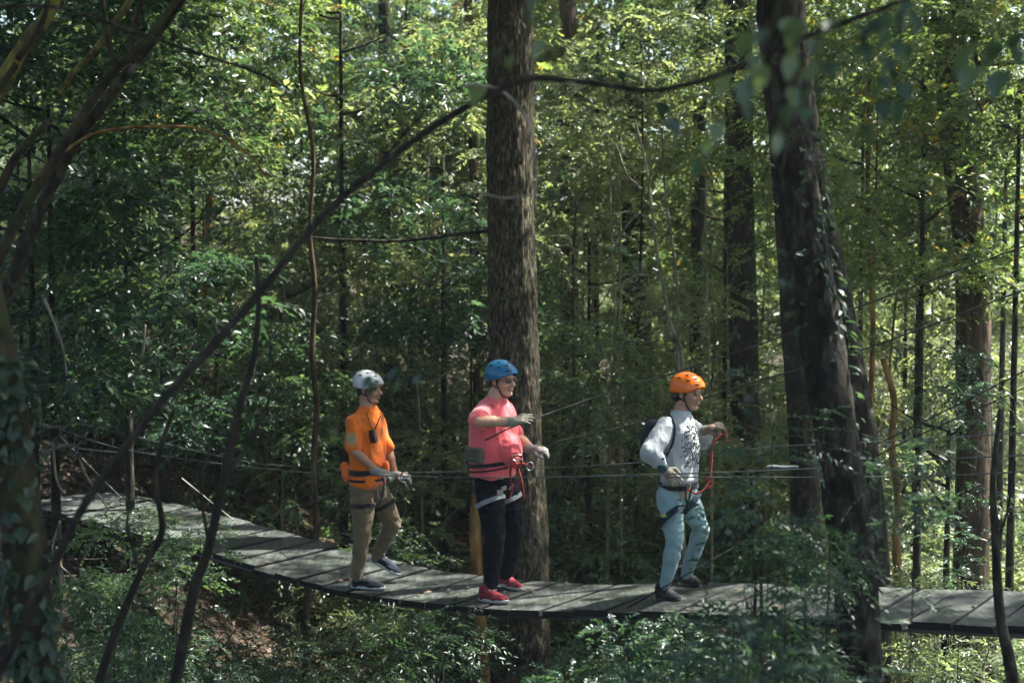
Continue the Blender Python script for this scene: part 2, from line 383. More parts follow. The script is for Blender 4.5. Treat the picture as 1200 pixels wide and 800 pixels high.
# ------------------------------------------------------------------ rope bridge
M_cable = plain('steel_cable', (.10, .105, .10), .5, .5, .3)
M_dark = plain('black_rope', (.015, .015, .014), .8, .2)
M_rope = plain('pale_rope', (.36, .36, .32), .9, .2)
def bridge():
    root = thing('rope_bridge', 'sagging suspended footbridge of grey wooden planks crossing between the trees', 'bridge', deckpt(0, .5))
    mb = MB(); t = -5.75; r = random.Random(3); k = 0
    while t < 7.0:
        w = .262 + r.uniform(-.022, .022); c = deckpt(t + w / 2, .5); sl = (dz(t + w) - dz(t)) / w
        a = Vector((D2.x, D2.y, sl)).normalized(); b = (Matrix.Rotation(r.uniform(-.02, .02), 3, 'Z') @ N2).normalized(); u = a.cross(b).normalized()
        M = Matrix((a, b, u)).transposed(); ti = r.random()
        c = c + N2 * r.uniform(-.025, .025) - u * .02 + Vector((0, 0, r.uniform(-.009, .009)))
        hy = .5 + r.uniform(-.012, .015)
        # chamfered plank, cut in four along its length with slight warp
        V = []; ns = 8; warp = r.uniform(-.006, .006); hx, hz = w / 2 - .011, .021
        prof = [(-hx, -hz), (hx, -hz), (hx, hz - .005), (hx - .006, hz), (-hx + .006, hz), (-hx, hz - .005)]
        for i in range(ns + 1):
            y = -hy + 2 * hy * i / ns
            for px_, pz_ in prof:
                V.append(c + M @ Vector((px_ + .003 * noise.noise(Vector((k * 3.1, y * 4, px_ * 9))), y, pz_ + warp * math.sin(y * 3 + k) + px_ * warp * 1.5)))
        m = 6; Fs = [(i * m + j, i * m + (j + 1) % m, (i + 1) * m + (j + 1) % m, (i + 1) * m + j) for i in range(ns) for j in range(m)]
        Fs += [tuple(range(m))[::-1], tuple(ns * m + j for j in range(m))]
        b0 = len(mb.t); mb.add(V, [tuple(reversed(f)) for f in Fs], -1)  # every face but the top coloured dark, painting shade into the gaps
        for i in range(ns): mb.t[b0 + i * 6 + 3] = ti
        t += w; k += 1
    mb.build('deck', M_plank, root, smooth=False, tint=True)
    for w in (.07, .5, .93):
        MB().tube([deckpt(-6 + i * .25, w) - Vector((0, 0, .058)) for i in range(54)], .016, 6).build('support_cable', M_cable, root)
    def hz_(px, py, w): # point above the deck edge w seen at the pixel
        r = ray(px, py); q = (N2.dot(Vector((0, 10, 0))) + w) / N2.dot(r); return CAM + r * q
    for pts, w in (([(-60, 470), (52, 497), (150, 527), (330, 551), (480, 558), (620, 559), (760, 556), (950, 549), (1060, 540), (1210, 533), (1300, 530)], .06),
                   ([(-60, 460), (110, 500), (270, 537), (330, 545), (480, 553), (620, 549), (760, 541), (900, 524), (1020, 518), (1210, 506), (1300, 500)], .94),
                   ([(780, 559), (950, 559), (1100, 557), (1210, 552), (1300, 549)], .06)):
        W = [hz_(x, y, w) for x, y in pts]
        MB().tube(spline(W, 60), .0045, 6).build('handrail_cable', M_cable, root)
    for (a, b, w0, w1) in (((60, 500), (156, 597), .5, .95), ((213, 560), (276, 611), .94, .97), ((735, 712), (862, 640), .05, .3)):
        MB().tube([hz_(*a, w0), hz_(*b, w1)], .0055, 6).build('guy_rope', M_rope if a[0] < 500 else M_dark, root)
    r = np.random.default_rng(17); n = 110; Pn = []; An = []
    for i in range(n):
        t = r.uniform(-5.5, 6.5); w_ = r.uniform(.04, .96); p = deckpt(t, w_); Pn.append((p.x, p.y, p.z + .012)); An.append(r.normal(0, 1, 3) * np.array([1, 1, .12]))
    l = r.uniform(.03, .075, n); V, T = leaves(np.array(Pn), np.array(An), r.normal(0, .25, (n, 3)) + np.array([0, 0, 1.]), l, l * .25)
    o = link('leaf_litter', mesh_from('leaf_litter', V, T, smooth=False, tint=np.repeat(r.uniform(0, 1, n), 2)), LM['dry']); tag(o, 'small dry leaves scattered over the bridge planks', kind='stuff')
bridge()
def cable(pts, rad, label, mat, name='safety_cable', cat='cable', group=None):
    W = [P(*p) for p in pts]; o = thing(name, label, cat, W[0], group); MB().tube(spline(W, 40), rad * .95, 6).build('strand', mat, o)
M_bcable = plain('black_cable', (.02, .02, .02), .5, .4)
cable([(300, 610, 12.6), (420, 570, 11.6), (553, 522, 10.4), (601, 500, 10.3), (690, 468, 10.6), (780, 440, 10.5), (900, 400, 10), (1010, 358, 9.6), (1210, 285, 9)], .006, 'upper thin dark safety cable rising right over the orange helmet', M_bcable)
cable([(640, 520, 10.8), (745, 496, 10.8), (850, 458, 10.4), (1010, 410, 10), (1210, 336, 9.4)], .006, 'second dark safety cable rising right behind the woman in white', M_bcable)
cable([(960, 548, 9.8), (1032, 518, 9.6), (1110, 480, 9.3), (1210, 430, 9)], .006, 'steeper dark cable rising to the right edge past the right trunk', M_bcable)
cable([(990, 556, 9.7), (1045, 525, 9.5), (1110, 495, 9.2), (1210, 450, 8.9)], .005, 'lower of the two steep cables at the right edge', M_bcable)
o = thing('rope_sleeve', 'grey padded sleeve wrapped round the handrail cable left of the leaning trunk', 'sleeve', P(900, 548, 9))
MB().tube(spline([P(897, 549, 9), P(905, 547, 9), P(920, 548, 9), P(936, 547, 9)], 12), [.008, .015, .014, .016, .014, .015, .013, .016, .014, .015, .013, .007], 10).build('padding', plain('grey_padding', (.06, .075, .075), .8), o)

# ------------------------------------------------------------------ named trees
Z = 1
tree([(620, 830, 13.2), (612, 640, 13.1), (604, 450, 13), (599, 250, 13), (598, 0, 13), (597, -320, 13), (596, -700, 13)], 62, 48, 'furrow', 'thick straight trunk with furrowed brown bark behind the man in red',
     [('airy', 'yellow', .2, .6, 9.2, 1.0, 0), ('big', 'green', .2, -2.6, 7.5, .8, 1), ('big2', 'green', -1.9, -1.6, 7.9, .7, 3), ('big', 'deep', -.8, -3.7, 7.7, .75, 2)], seg=84, n=520, amp=.020)  # big crowns above the frame are added to shade deck and lower left
tree([(1008, 830, 7.1), (998, 640, 7.1), (979, 500, 7.1), (956, 350, 7.2), (932, 200, 7.3), (914, 60, 7.4), (903, -250, 7.5), (900, -900, 7.6)], 54, 42, 'dark', 'dark mottled leaning trunk standing in front of the bridge at right',
     [('airy', 'deep', .8, .2, 8.6, 1.0, 1)], seg=56, n=300, amp=.012)
tree([(1026, 700, 12), (1012, 520, 12), (992, 400, 12), (962, 250, 12), (936, 80, 12), (915, -150, 12), (895, -600, 12)], 36, 26, 'dark', 'leaning dark trunk close behind the mottled trunk at right, pale along its right edge', [('airy', 'green', 0, 1, 9.2, .9, 3)], seg=36, n=200, amp=.010)
tree([(945, 700, 14.5), (940, 500, 14.5), (930, 350, 14.5), (918, 180, 14.5), (906, -50, 14.5), (890, -400, 14.5)], 38, 26, 'dark', 'dark trunk half hidden on the left of the two leaning trunks', [('airy', 'deep', 0, .5, 9, .9, 1)], seg=20, n=50, amp=.008)
tree([(882, 700, 17), (873, 450, 17), (868, 250, 17), (864, 0, 17), (862, -300, 17)], 36, 30, 'dark', 'dim upright trunk to the right of the orange helmet', [('airy', 'deep', 0, 0, 9, .9, 2)], seg=18, n=40, amp=.008)
tree([(1132, 830, 14), (1139, 600, 14), (1141, 450, 14), (1138, 300, 14), (1120, 150, 14), (1112, 0, 14), (1106, -350, 14)], 44, 34, 'brown', 'sturdy brown trunk near the right edge behind the bridge', [('airy', 'yellow', .5, .8, 8.2, .9, 1), ('mid', 'green', .2, -.6, 5.9, .7, 2)], seg=36, n=220, amp=.011)
tree([(562, 640, 18), (560, 420, 18), (557, 250, 18), (552, 100, 18), (545, -100, 18), (540, -300, 18)], 14, 9, 'brown', 'slim trunk just left of the thick furrowed trunk', [('airy', 'yellow', 0, .4, 8.6, .8, 0)])
tree([(668, 700, 20), (668, 420, 20), (667, 200, 20), (665, -50, 20), (664, -300, 20)], 22, 18, 'brown', 'straight grey-brown trunk just right of the thick furrowed trunk', [('airy', 'green', 0, 0, 9.5, .9, 1)], amp=.01, seg=16, n=40)
tree([(356, 850, 12.9), (359, 740, 12.9), (362, 680, 12.9), (371, 620, 12.9), (367, 550, 12.9), (371, 480, 12.9), (366, 410, 12.9), (369, 340, 12.9), (363, 270, 12.9), (367, 180, 12.9), (352, 80, 12.9), (356, -60, 12.9)], 9, 4, 'brown', 'thin tan pole-like trunk rising behind the bridge left of the man in orange', [('airy', 'green', .2, .3, 7.6, .7, 2)])
tree([(747, 640, 22), (745, 380, 22), (742, 230, 22), (739, 0, 22), (738, -200, 22)], 32, 24, 'dark', 'broad dark trunk deep in the forest left of the woman', [('airy', 'green', 0, .3, 10, 1, 3)], seg=14)
tree([(816, 640, 20), (817, 380, 20), (819, 200, 20), (822, 0, 20), (823, -200, 20)], 18, 14, 'dark', 'dark trunk rising straight above the orange helmet', [('airy', 'yellow', 0, .3, 9.8, .9, 5)])
tree([(458, 640, 23), (457, 380, 23), (452, 200, 23), (450, 0, 23), (448, -200, 23)], 17, 12, 'dark', 'dim trunk above and right of the grey helmet', [('big2', 'deep', 0, .2, 4.6, .8, 4), ('airy', 'yellow', .5, .2, 9, .8, 4)])
tree([(567, 790, 12.9), (558, 660, 12.9), (557, 600, 12.9), (566, 540, 12.9), (590, 470, 12.9)], 17, 9, 'ochre', 'ochre barked crooked trunk seen beside the legs of the man in red', [], amp=.004)
tree([(1056, 720, 13.6), (1050, 640, 13.6), (1053, 590, 13.6), (1045, 520, 13.6), (1048, 470, 13.6), (1035, 420, 13.6)], 12, 7, 'ochre', 'wavy orange-brown stem behind the bridge right of the leaning trunk', [('mid2', 'green', .2, .3, 4.1, .45, 1)])
tree([(1024, 640, 16), (1020, 500, 16), (1023, 380, 16), (1017, 240, 16), (1020, 60, 16)], 8, 5, 'ochre', 'thin reddish stem among bright leaves right of the leaning trunk', [('airy', 'yellow', .5, .3, 6.2, .7, 1)])
tree([(228, 560, 18), (234, 430, 18), (240, 320, 18), (248, 200, 18)], 11, 7, 'ochre', 'tan trunk piece glimpsed through leaves in the left background', [('airy', 'yellow', 0, .5, 6.5, .8, 1)])
tree([(801, 640, 15), (800, 430, 15), (786, 380, 15), (769, 290, 15), (758, 200, 15), (744, 140, 15)], 5, 2.5, 'pale', 'pale bare sapling bending left above the woman', [])
tree([(796, 640, 15.6), (795, 440, 15.6), (793, 330, 15.6), (780, 230, 15.6), (776, 150, 15.6)], 5, 2.5, 'pale', 'pale slender sapling just right of the bending one', [])
tree([(674, 640, 16), (673, 450, 16), (671, 330, 16), (676, 230, 16)], 4.5, 3, 'brown', 'thin stem close to the right side of the thick trunk', [])
for (x, Zd, w, lab) in ((700, 27, 8, 'thin far trunk between the blue helmet and the broad dark trunk'), (404, 26, 7, 'thin far stem standing left above the grey helmet'), 
                        (512, 30, 11, 'far trunk midway between the grey and blue helmets'), (1085, 22, 9, 'slim trunk between the leaning trunk and the sturdy right trunk'),
                        (160, 21, 18, 'dim trunk hidden in dark leaves at far left'), (300, 27, 14, 'greyish far trunk in the bright gap at left'), ):
    r = random.Random(x); dx = r.uniform(-14, 14)
    tree([(x, 620, Zd), (x + dx * .3, 400, Zd), (x + dx * .6, 200, Zd), (x + dx, -50, Zd), (x + dx, -250, Zd)], w, w * .7, r.choice(['brown', 'dark', 'pale', 'brown']), lab, [(r.choice(['big', 'big2', 'airy']), r.choice(['yellow', 'green', 'pale']), 0, 0, CAM.z + Zd * r.uniform(.08, .15), .9, r.random() * 6)])

r = random.Random(53)
for i, x in enumerate((648, 690, 712, 728, 760, 834, 848, 905, 495, 405, 330, 1070, 1095, 1165)):
    Zd = r.uniform(15, 22); d1, d2, d3 = (r.uniform(-9, 9) for _ in range(3))
    tree([(x, 620, Zd), (x + d1 * .4, 500, Zd), (x + d1, 390, Zd), (x + d2, 270, Zd), (x + d2 + d3, 150, Zd)], r.uniform(3.5, 5.5), 2, 'sapling', 'slim pale sapling stem among the leaves behind the bridge', [], group='pale saplings behind the bridge', seg=7, amp=0)
# understorey and forest trees (crown fills the view)
def leafy(px, py, Zd, kind, mat, s, label, rot=0, sz=1, group=None, cat='tree', bk='dark', tw=.05):
    c = P(px, py, Zd); gz = g(c.x, c.y); root = thing('understorey_tree', label, cat, (c.x, c.y, gz), group)
    top = c.z + 2.2 * s
    pts = [Vector((c.x + .15 * noise.noise(Vector((px, i, 0))), c.y, gz - .1 + (top - gz) * i / 4)) for i in range(5)]
    trunk_part('trunk', pts, [tw, tw * .3], BK[bk], root, 8, 16, 0, limbs(c, c.z, top, 6, 1.3 * s, int(px + py), tw * .4))
    crown_part(kind, mat, root, c, s, rot, sz); return root
LT = [
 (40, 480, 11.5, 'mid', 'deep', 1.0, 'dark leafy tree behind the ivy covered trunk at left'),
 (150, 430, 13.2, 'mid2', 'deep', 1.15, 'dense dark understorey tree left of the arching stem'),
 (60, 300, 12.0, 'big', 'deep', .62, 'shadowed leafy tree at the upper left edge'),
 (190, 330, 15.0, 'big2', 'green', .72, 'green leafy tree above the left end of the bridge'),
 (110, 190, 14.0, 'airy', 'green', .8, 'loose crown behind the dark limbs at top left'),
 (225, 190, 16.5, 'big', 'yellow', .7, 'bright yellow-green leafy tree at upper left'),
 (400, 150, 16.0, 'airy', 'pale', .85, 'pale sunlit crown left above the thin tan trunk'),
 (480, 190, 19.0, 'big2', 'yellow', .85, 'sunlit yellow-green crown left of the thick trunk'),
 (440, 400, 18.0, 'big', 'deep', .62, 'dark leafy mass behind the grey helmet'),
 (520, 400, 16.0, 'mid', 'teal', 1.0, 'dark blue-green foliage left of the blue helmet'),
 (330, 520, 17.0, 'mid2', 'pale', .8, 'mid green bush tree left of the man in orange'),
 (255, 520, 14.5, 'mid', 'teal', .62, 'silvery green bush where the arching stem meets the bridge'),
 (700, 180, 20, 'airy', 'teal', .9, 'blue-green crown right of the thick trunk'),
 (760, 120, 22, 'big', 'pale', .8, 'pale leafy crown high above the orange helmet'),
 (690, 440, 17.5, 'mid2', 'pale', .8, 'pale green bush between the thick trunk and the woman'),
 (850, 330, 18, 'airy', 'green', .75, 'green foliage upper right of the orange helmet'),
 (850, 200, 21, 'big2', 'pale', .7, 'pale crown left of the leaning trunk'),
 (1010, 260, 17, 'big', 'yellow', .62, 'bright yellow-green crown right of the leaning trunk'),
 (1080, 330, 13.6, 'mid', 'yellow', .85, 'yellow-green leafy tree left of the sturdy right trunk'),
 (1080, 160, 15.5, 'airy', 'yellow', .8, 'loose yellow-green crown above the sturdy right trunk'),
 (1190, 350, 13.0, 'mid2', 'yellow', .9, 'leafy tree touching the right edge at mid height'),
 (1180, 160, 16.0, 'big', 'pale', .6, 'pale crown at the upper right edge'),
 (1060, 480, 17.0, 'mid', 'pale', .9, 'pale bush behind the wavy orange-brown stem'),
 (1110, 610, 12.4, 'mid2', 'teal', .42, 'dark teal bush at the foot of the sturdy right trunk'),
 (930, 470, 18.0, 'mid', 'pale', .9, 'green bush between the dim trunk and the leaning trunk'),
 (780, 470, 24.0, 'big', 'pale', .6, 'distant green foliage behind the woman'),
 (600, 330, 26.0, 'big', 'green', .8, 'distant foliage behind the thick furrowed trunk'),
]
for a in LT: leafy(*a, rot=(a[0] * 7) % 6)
r = random.Random(31)
for i in range(33):
    Zd = r.uniform(15.5, 27); px = 20 + (i * 0.618034 % 1) * 1180; py = r.uniform(110, 500)
    if Zd < 19 and 560 < px < 700: Zd += 5
    if 265 < px < 385 and 180 < py: px -= 140
    if 1130 < px < 1190 and py < 300: px -= 60
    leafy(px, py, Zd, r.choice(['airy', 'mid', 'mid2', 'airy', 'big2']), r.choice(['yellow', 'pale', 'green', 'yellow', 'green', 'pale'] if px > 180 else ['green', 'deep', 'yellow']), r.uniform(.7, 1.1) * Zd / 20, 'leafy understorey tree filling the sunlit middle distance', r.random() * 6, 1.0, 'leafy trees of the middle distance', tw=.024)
r = random.Random(77)
for i in range(46):
    Zd = 14.5 + 15 * ((i * .7548776) % 1); px = -10 + ((i * .5698403) % 1) * 1220; c = P(px, 500, Zd); gz = g(c.x, c.y); h = r.uniform(.1, 1.6)
    kind = r.choice(['mid', 'mid2', 'shrub', 'mid', 'airy']); s_ = r.uniform(.55, .85) * (1.5 if kind == 'shrub' else (.6 if kind == 'airy' else 1))
    root = thing('young_tree', 'bushy young tree in the thicket behind the walkers', 'tree', (c.x, c.y, gz), 'young trees in the thicket behind the bridge')
    trunk_part('trunk', [Vector((c.x, c.y, gz - .1)), Vector((c.x + r.uniform(-.2, .2), c.y, gz + .8)), Vector((c.x + r.uniform(-.4, .4), c.y, gz + h + 1.6 * s_))], [.02, .008], BK['brown'], root, 6, 12, 0, limbs(Vector((c.x, c.y, 0)), gz + h + .3, gz + h + 1.8, 5, .9 * s_, i, .01))
    crown_part(kind, r.choice(['green', 'pale', 'yellow', 'pale']), root, (c.x, c.y, gz + h), s_, r.random() * 6)
r = random.Random(11)
for i in range(22):
    Zd = r.choice([21, 23, 25, 28, 31, 34]) + r.uniform(-1.5, 1.5); X = (i / 21 * 2 - 1) * 1.0; X = (r.uniform(-.5, .5)) * Zd; pxx = 600 + X / Zd * F
    if 255 < pxx < 405: X -= .17 * Zd
    if 1125 < pxx < 1195: X -= .10 * Zd
    b = Vector((X, Zd, g(X, Zd))); h = r.uniform(7, 12)
    root = thing('forest_tree', 'tall slender forest tree crowded in the far background', 'tree', b, 'far background trees')
    pts = [b + Vector((r.uniform(-.5, .5) , r.uniform(-.3, .3), -.1 + h * k / 6)) for k in range(7)]
    rr = r.uniform(.03, .08); trunk_part('trunk', pts, [rr, rr * .5], BK[r.choice(['brown', 'dark', 'pale', 'brown'])], root, 8, 14, 0, limbs(b, b.z + 3, b.z + h, 7, 2, i, rr * .4))
    kind = r.choice(['big', 'big2', 'airy', 'column', 'airy'])
    crown_part(kind, r.choice(['yellow', 'green', 'pale', 'yellow', 'teal', 'pale']), root, b + Vector((0, 0, r.uniform(.5, 4.5))), r.uniform(.6, 1.0), r.random() * 6, 1.0)
    if r.random() < .12: crown_part(r.choice(['big', 'airy']), r.choice(['yellow', 'green', 'pale']), root, b + Vector((0, 0, r.uniform(6, 8))), r.uniform(.8, 1.2), r.random() * 6, 1.0)
# far woodland: one mass that nobody could count
V, T, ti = [], [], []; off = 0
r2 = random.Random(5)
blobs = []
for i in range(380):
    Zd = 44 + 34 * r2.random() ** 1.3; X = r2.uniform(-.55, .55) * Zd
    if 265 < 600 + X / Zd * F < 385 or 1135 < 600 + X / Zd * F < 1185 or 695 < 600 + X / Zd * F < 735: X = r2.uniform(-.85, -.4) * Zd
    b0 = g(X, Zd)
    blobs.append(((X, Zd, b0 + r2.uniform(0, 1) ** .8 * (1.0 + .085 * Zd)), (r2.uniform(1, 2.6), r2.uniform(1, 2.6), r2.uniform(.7, 1.5))))
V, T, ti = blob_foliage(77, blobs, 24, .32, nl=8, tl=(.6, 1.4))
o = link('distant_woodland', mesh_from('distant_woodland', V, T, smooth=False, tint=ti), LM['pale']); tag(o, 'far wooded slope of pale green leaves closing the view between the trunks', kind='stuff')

# unseen out-of-frame trees, added to shade the bridge and foreground
SUN_AZ, SUN_EL = (.82, .30), 57
def shade(x, y, cx, cy_, z, kind, s, rot, mat='green'):
    gz = g(x, y); root = thing('added_shade_tree', 'tall out-of-frame tree added so its crown shades the scene', 'tree', (x, y, gz), 'out-of-frame trees added for shade')
    pts = [Vector((x, y, gz - .1)), Vector((x, y, gz + 3)), Vector((x, y, z)), Vector((x, y, z + 4))]
    cc = Vector((cx, cy_, z)); ex = limbs(cc, z + .5, z + 3, 8, 1.8 * s, int(cx * 10 + cy_), .03)
    if abs(cx - x) + abs(cy_ - y) > .5: ex.append(([Vector((x, y, z - .5)), Vector(((x + cx) / 2, (y + cy_) / 2, z + .6)), cc + Vector((0, 0, 2.5))], [.07, .05, .02]))
    trunk_part('trunk', pts, [.16, .09], BK['dark'], root, 12, 24, .004, ex); crown_part(kind, mat, root, cc, s, rot)
SHADE = [(4.6, 8.0, 1.3, 8.0, 7.2, 'big2', .62, 3), (5.0, 5.9, 2.3, 6.1, 7.0, 'big2', .8, 2), (-2.9, 5.2, -.2, 6.0, 7.4, 'big', .75, 3), (4.0, 3.2, 1.6, 4.3, 6.7, 'big2', .75, 1), (-3.6, 7.6, -1.2, 8.6, 7.9, 'airy', .8, 1), (5.2, 7.0, 3.2, 7.4, 7.6, 'airy', 1.0, 0), (-4.7, 9.0, -1.8, 10.3, 8.0, 'big', .85, 4), (4.4, 4.6, 3.0, 4.6, 7.3, 'big', .9, 1), (6.6, 8.8, 6.0, 8.6, 8.0, 'airy', 1.0, 3), (8.5, 5.0, 7.6, 5.0, 8, 'big', .9, 2),
         (-4.2, 6.6, -2.4, 7.2, 8.2, 'airy', .9, 5), (-3.4, 4.2, -3.0, 4.2, 7.0, 'big', .8, 2), (-6.8, 10.5, -5.4, 10.2, 8.2, 'big', .8, 1), (-7, 6, -6.4, 6, 7, 'big2', .9, 3), (9.5, 9.5, 9.3, 9.5, 9, 'big2', .9, 3), (5.2, 11.5, 4.4, 12.3, 8.3, 'airy', .9, 2), (8, 14, 6.5, 13, 8.6, 'airy', 1.0, 1)]
for a in SHADE: shade(*a)

# ------------------------------------------------------------------ undergrowth
def shrub(x, y, kind, mat, s, label, group=None, rot=0, zoff=0.0, name='shrub'):
    gz = g(x, y); root = thing(name, label, 'shrub', (x, y, gz), group)
    mb = MB(); rr = random.Random(int(x * 31 + y * 17))
    for k in range(5):
        a = rr.uniform(0, 6.28); mb.tube(spline([Vector((x, y, gz - .08)), Vector((x + math.cos(a) * .15 * s, y + math.sin(a) * .15 * s, gz + .35 * s)), Vector((x + math.cos(a) * .55 * s, y + math.sin(a) * .55 * s, gz + .95 * s))], 7), lerpl([.012, .004], 7), 5)
    mb.build('stem', BK['brown'], root); crown_part(kind, mat, root, (x, y, gz + zoff), s, rot, name='foliage'); return root
r = random.Random(21); n = 0
while n < 62:
    x = r.uniform(-9, 10); y = r.uniform(12.3, 24)
    if abs(x) > .42 * y: continue
    q = Vector((x, y - 10, 0))
    if q.dot(N2) < 1.9: continue
    lit = r.random()
    shrub(x, y, r.choice(['shrub', 'shrub2', 'shrub3', 'shrub']), r.choice(['deep', 'teal', 'green', 'green', 'pale']), r.uniform(.55, 1.15) * (1 + (y - 12) * .03), 'low leafy shrub in the undergrowth behind the bridge', 'undergrowth shrubs behind the bridge', r.random() * 6); n += 1
n = 0
while n < 20:
    x = r.uniform(-4.5, 4.5); y = r.uniform(6.6, 12); q = Vector((x, y - 10, 0))
    if q.dot(N2) > -.35 or abs(x) > .4 * y: continue
    top = P(600, 738, y).z - g(x, y); sc_ = min(.75, top / 1.45)
    if sc_ < .35 or (-.45 < x / y * 10 - 0 < 1.0 and y > 8): continue
    shrub(x, y, r.choice(['shrub', 'shrub2', 'shrub3']), r.choice(['deep', 'teal', 'deep', 'green']), sc_ * r.uniform(.75, 1), 'dark leafy shrub below the near side of the bridge', 'undergrowth shrubs in front of the bridge', r.random() * 6); n += 1
for i, (x, y) in enumerate(((-3.6, 10.6), (-2.9, 9.9), (-3.0, 11.0), (-2.1, 9.6), (-2.2, 10.3), (-1.5, 9.2), (-3.9, 9.3), (-3.2, 8.6), (-2.6, 11.4), (-1.8, 11.0), (-1.0, 11.3), (-.6, 10.4), (-1.9, 12.3), (-3.4, 12.0), (-2.7, 10.6), (-1.6, 10.2), (-2.4, 8.6), (-1.2, 9.9), (-4.3, 10.2))):
    top = dz(-4) - .25 - g(x, y); shrub(x, y, ['shrub', 'shrub2', 'shrub3'][i % 3], ['deep', 'green', 'deep', 'teal'][i % 4], max(.3, min(.7, top / 1.5)), 'dark leafy shrub on the slope under the left half of the bridge', 'shrubs on the slope under the bridge', i)
def airshrub(px, py, Zd, kind, mat, s, label):
    c = P(px, py, Zd); gz = g(c.x, c.y); root = thing('shrub', label, 'shrub', (c.x, c.y, gz)); mb = MB(); rr = random.Random(px)
    for k in range(6):
        a = rr.uniform(0, 6.28); e = c + Vector((math.cos(a) * .6 * s, math.sin(a) * .6 * s, rr.uniform(.3, .9) * s))
        mb.tube(spline([Vector((c.x + .03 * k, c.y, gz - .08)), (Vector((c.x, c.y, gz)) + e) / 2 + Vector((math.cos(a) * .06, 0, .1)), e], 9), lerpl([.013, .003], 9), 5)
    mb.build('stem', BK['mossy'], root); crown_part(kind, mat, root, c, s, px % 6, name='foliage')
airshrub(755, 885, 7.6, 'shrub2', 'teal', .6, 'bushy blue-green shrub under the woman in front of the bridge')
airshrub(870, 850, 6.8, 'shrub3', 'teal', .62, 'feathery dark teal shrub left of the leaning trunk')
airshrub(735, 905, 9.6, 'shrub', 'green', .85, 'leafy shrub under the bridge in front of the thick trunk')
airshrub(500, 875, 9.4, 'shrub', 'deep', .8, 'dark green shrub below the man in red')
airshrub(165, 735, 8.6, 'shrub2', 'green', .62, 'olive shrub poking up past the bridge edge at left')
airshrub(150, 815, 8.2, 'shrub3', 'teal', .5, 'pale blue-green shrub low at left below the bridge')
airshrub(1100, 800, 12.2, 'shrub', 'pale', .85, 'sunlit pale shrub seen under the bridge at right')
airshrub(945, 690, 6.2, 'shrub3', 'teal', .34, 'small teal sprig beside the leaning trunk at deck height')

# ground litter
def litter():
    r = np.random.default_rng(4); n = 42000; x = r.uniform(-11, 11, n); y = r.uniform(5, 27, n)
    z = np.array([g(a, b) for a, b in zip(x, y)]) + r.uniform(.004, .04, n)
    p = np.stack([x, y, z], 1); a = r.normal(0, 1, (n, 3)); a[:, 2] *= .3; nn = r.normal(0, .45, (n, 3)) + np.array([0, 0, 1.])
    l = r.uniform(.06, .13, n); V, T = leaves(p, a, nn, l, l * .24)
    o = link('leaf_litter', mesh_from('leaf_litter', V, T, smooth=False, tint=np.repeat(r.uniform(0, 1, n), 2)), LM['dry']); tag(o, 'fallen brown leaves strewn over the forest floor', kind='stuff')
    S = 8000; x = r.uniform(-10, 10, S); y = r.uniform(6, 30, S); keep = np.array([noise.noise(Vector((a * .6, b * .6, 9))) > -.12 or a < -1 for a, b in zip(x, y)]); x, y = x[keep], y[keep]; S = len(x)
    z = np.array([g(a, b) for a, b in zip(x, y)]) + .02; d = r.normal(0, 1, (S, 3)); d[:, 2] = np.abs(d[:, 2]) * .8 + .5
    V, T, ti = sprays(r, np.stack([x, y, z], 1), d, r.uniform(.15, .45, S), 9, .06, .22, .5)
    o = link('ground_cover', mesh_from('ground_cover', V, T, smooth=False, tint=ti), LM['green']); tag(o, 'low green seedlings and ferns carpeting the forest floor', kind='stuff')
litter()

# ------------------------------------------------------------------ foreground stems, limbs, vines
def stem(name, label, cat, paths, bk, group=None, seg=10, amp=0, part='stem'):
    """paths: list of (pts(px,py,Z), w0, w1)"""
    b = P(*paths[0][0][0]); root = thing(name, label, cat, b, group)
    for i, (pts, w0, w1) in enumerate(paths):
        W = [P(*p) for p in pts]; n = max(10, len(W) * 7)
        trunk_part(part if i == 0 else 'branch', W, [w0 / 2 * pts[0][2] / F, w1 / 2 * pts[-1][2] / F], BK[bk], root, seg, n, amp)
    return root
def zz(L, Z): return [(x, y, Z) for x, y in L]
arch = stem('arching_stem', 'long thin stem arching from the lower left corner over to the top right', 'branch',
     [(zz([(-25, 830), (0, 785), (50, 690), (100, 590), (180, 482), (240, 415), (300, 348), (352, 283), (400, 232), (480, 168), (530, 135), (580, 107), (622, 92), (660, 94), (700, 98), (760, 106), (800, 100), (850, 85), (940, 45), (1060, 0), (1120, -30)], 4.8), 11, 6),
      (zz([(445, 190), (480, 150), (510, 120), (545, 100)], 4.85), 4, 2.5), (zz([(120, 560), (190, 470), (260, 400), (300, 340)], 5.1), 5, 2)], 'stem', amp=.0015)
stem('vine_loop', 'pale thin vine curling down beside the thick trunk near the top', 'vine', [(zz([(545, 100), (580, 103), (605, 122), (622, 150), (628, 200), (626, 240)], 5.2), 4, 3), (zz([(560, 225), (590, 232), (622, 228)], 5.2), 3, 2)], 'pale')
stem('forked_sapling', 'bare dark forked sapling in the left foreground', 'sapling', [(zz([(200, 830), (225, 700), (245, 640), (262, 560), (283, 470), (297, 420), (303, 360), (300, 300)], 6), 14, 5), (zz([(262, 560), (292, 520), (310, 480), (322, 452)], 6), 6, 3), (zz([(245, 640), (236, 570), (252, 500)], 6.02), 4, 2)], 'stem', amp=.001)
stem('crooked_sapling', 'crooked thin dark sapling rising in front of the bridge at left', 'sapling', [(zz([(108, 830), (128, 760), (165, 670), (190, 622), (182, 565), (190, 520), (204, 480)], 6.6), 11, 4), (zz([(165, 670), (150, 620), (152, 590)], 6.6), 4, 2)], 'stem', amp=.001)
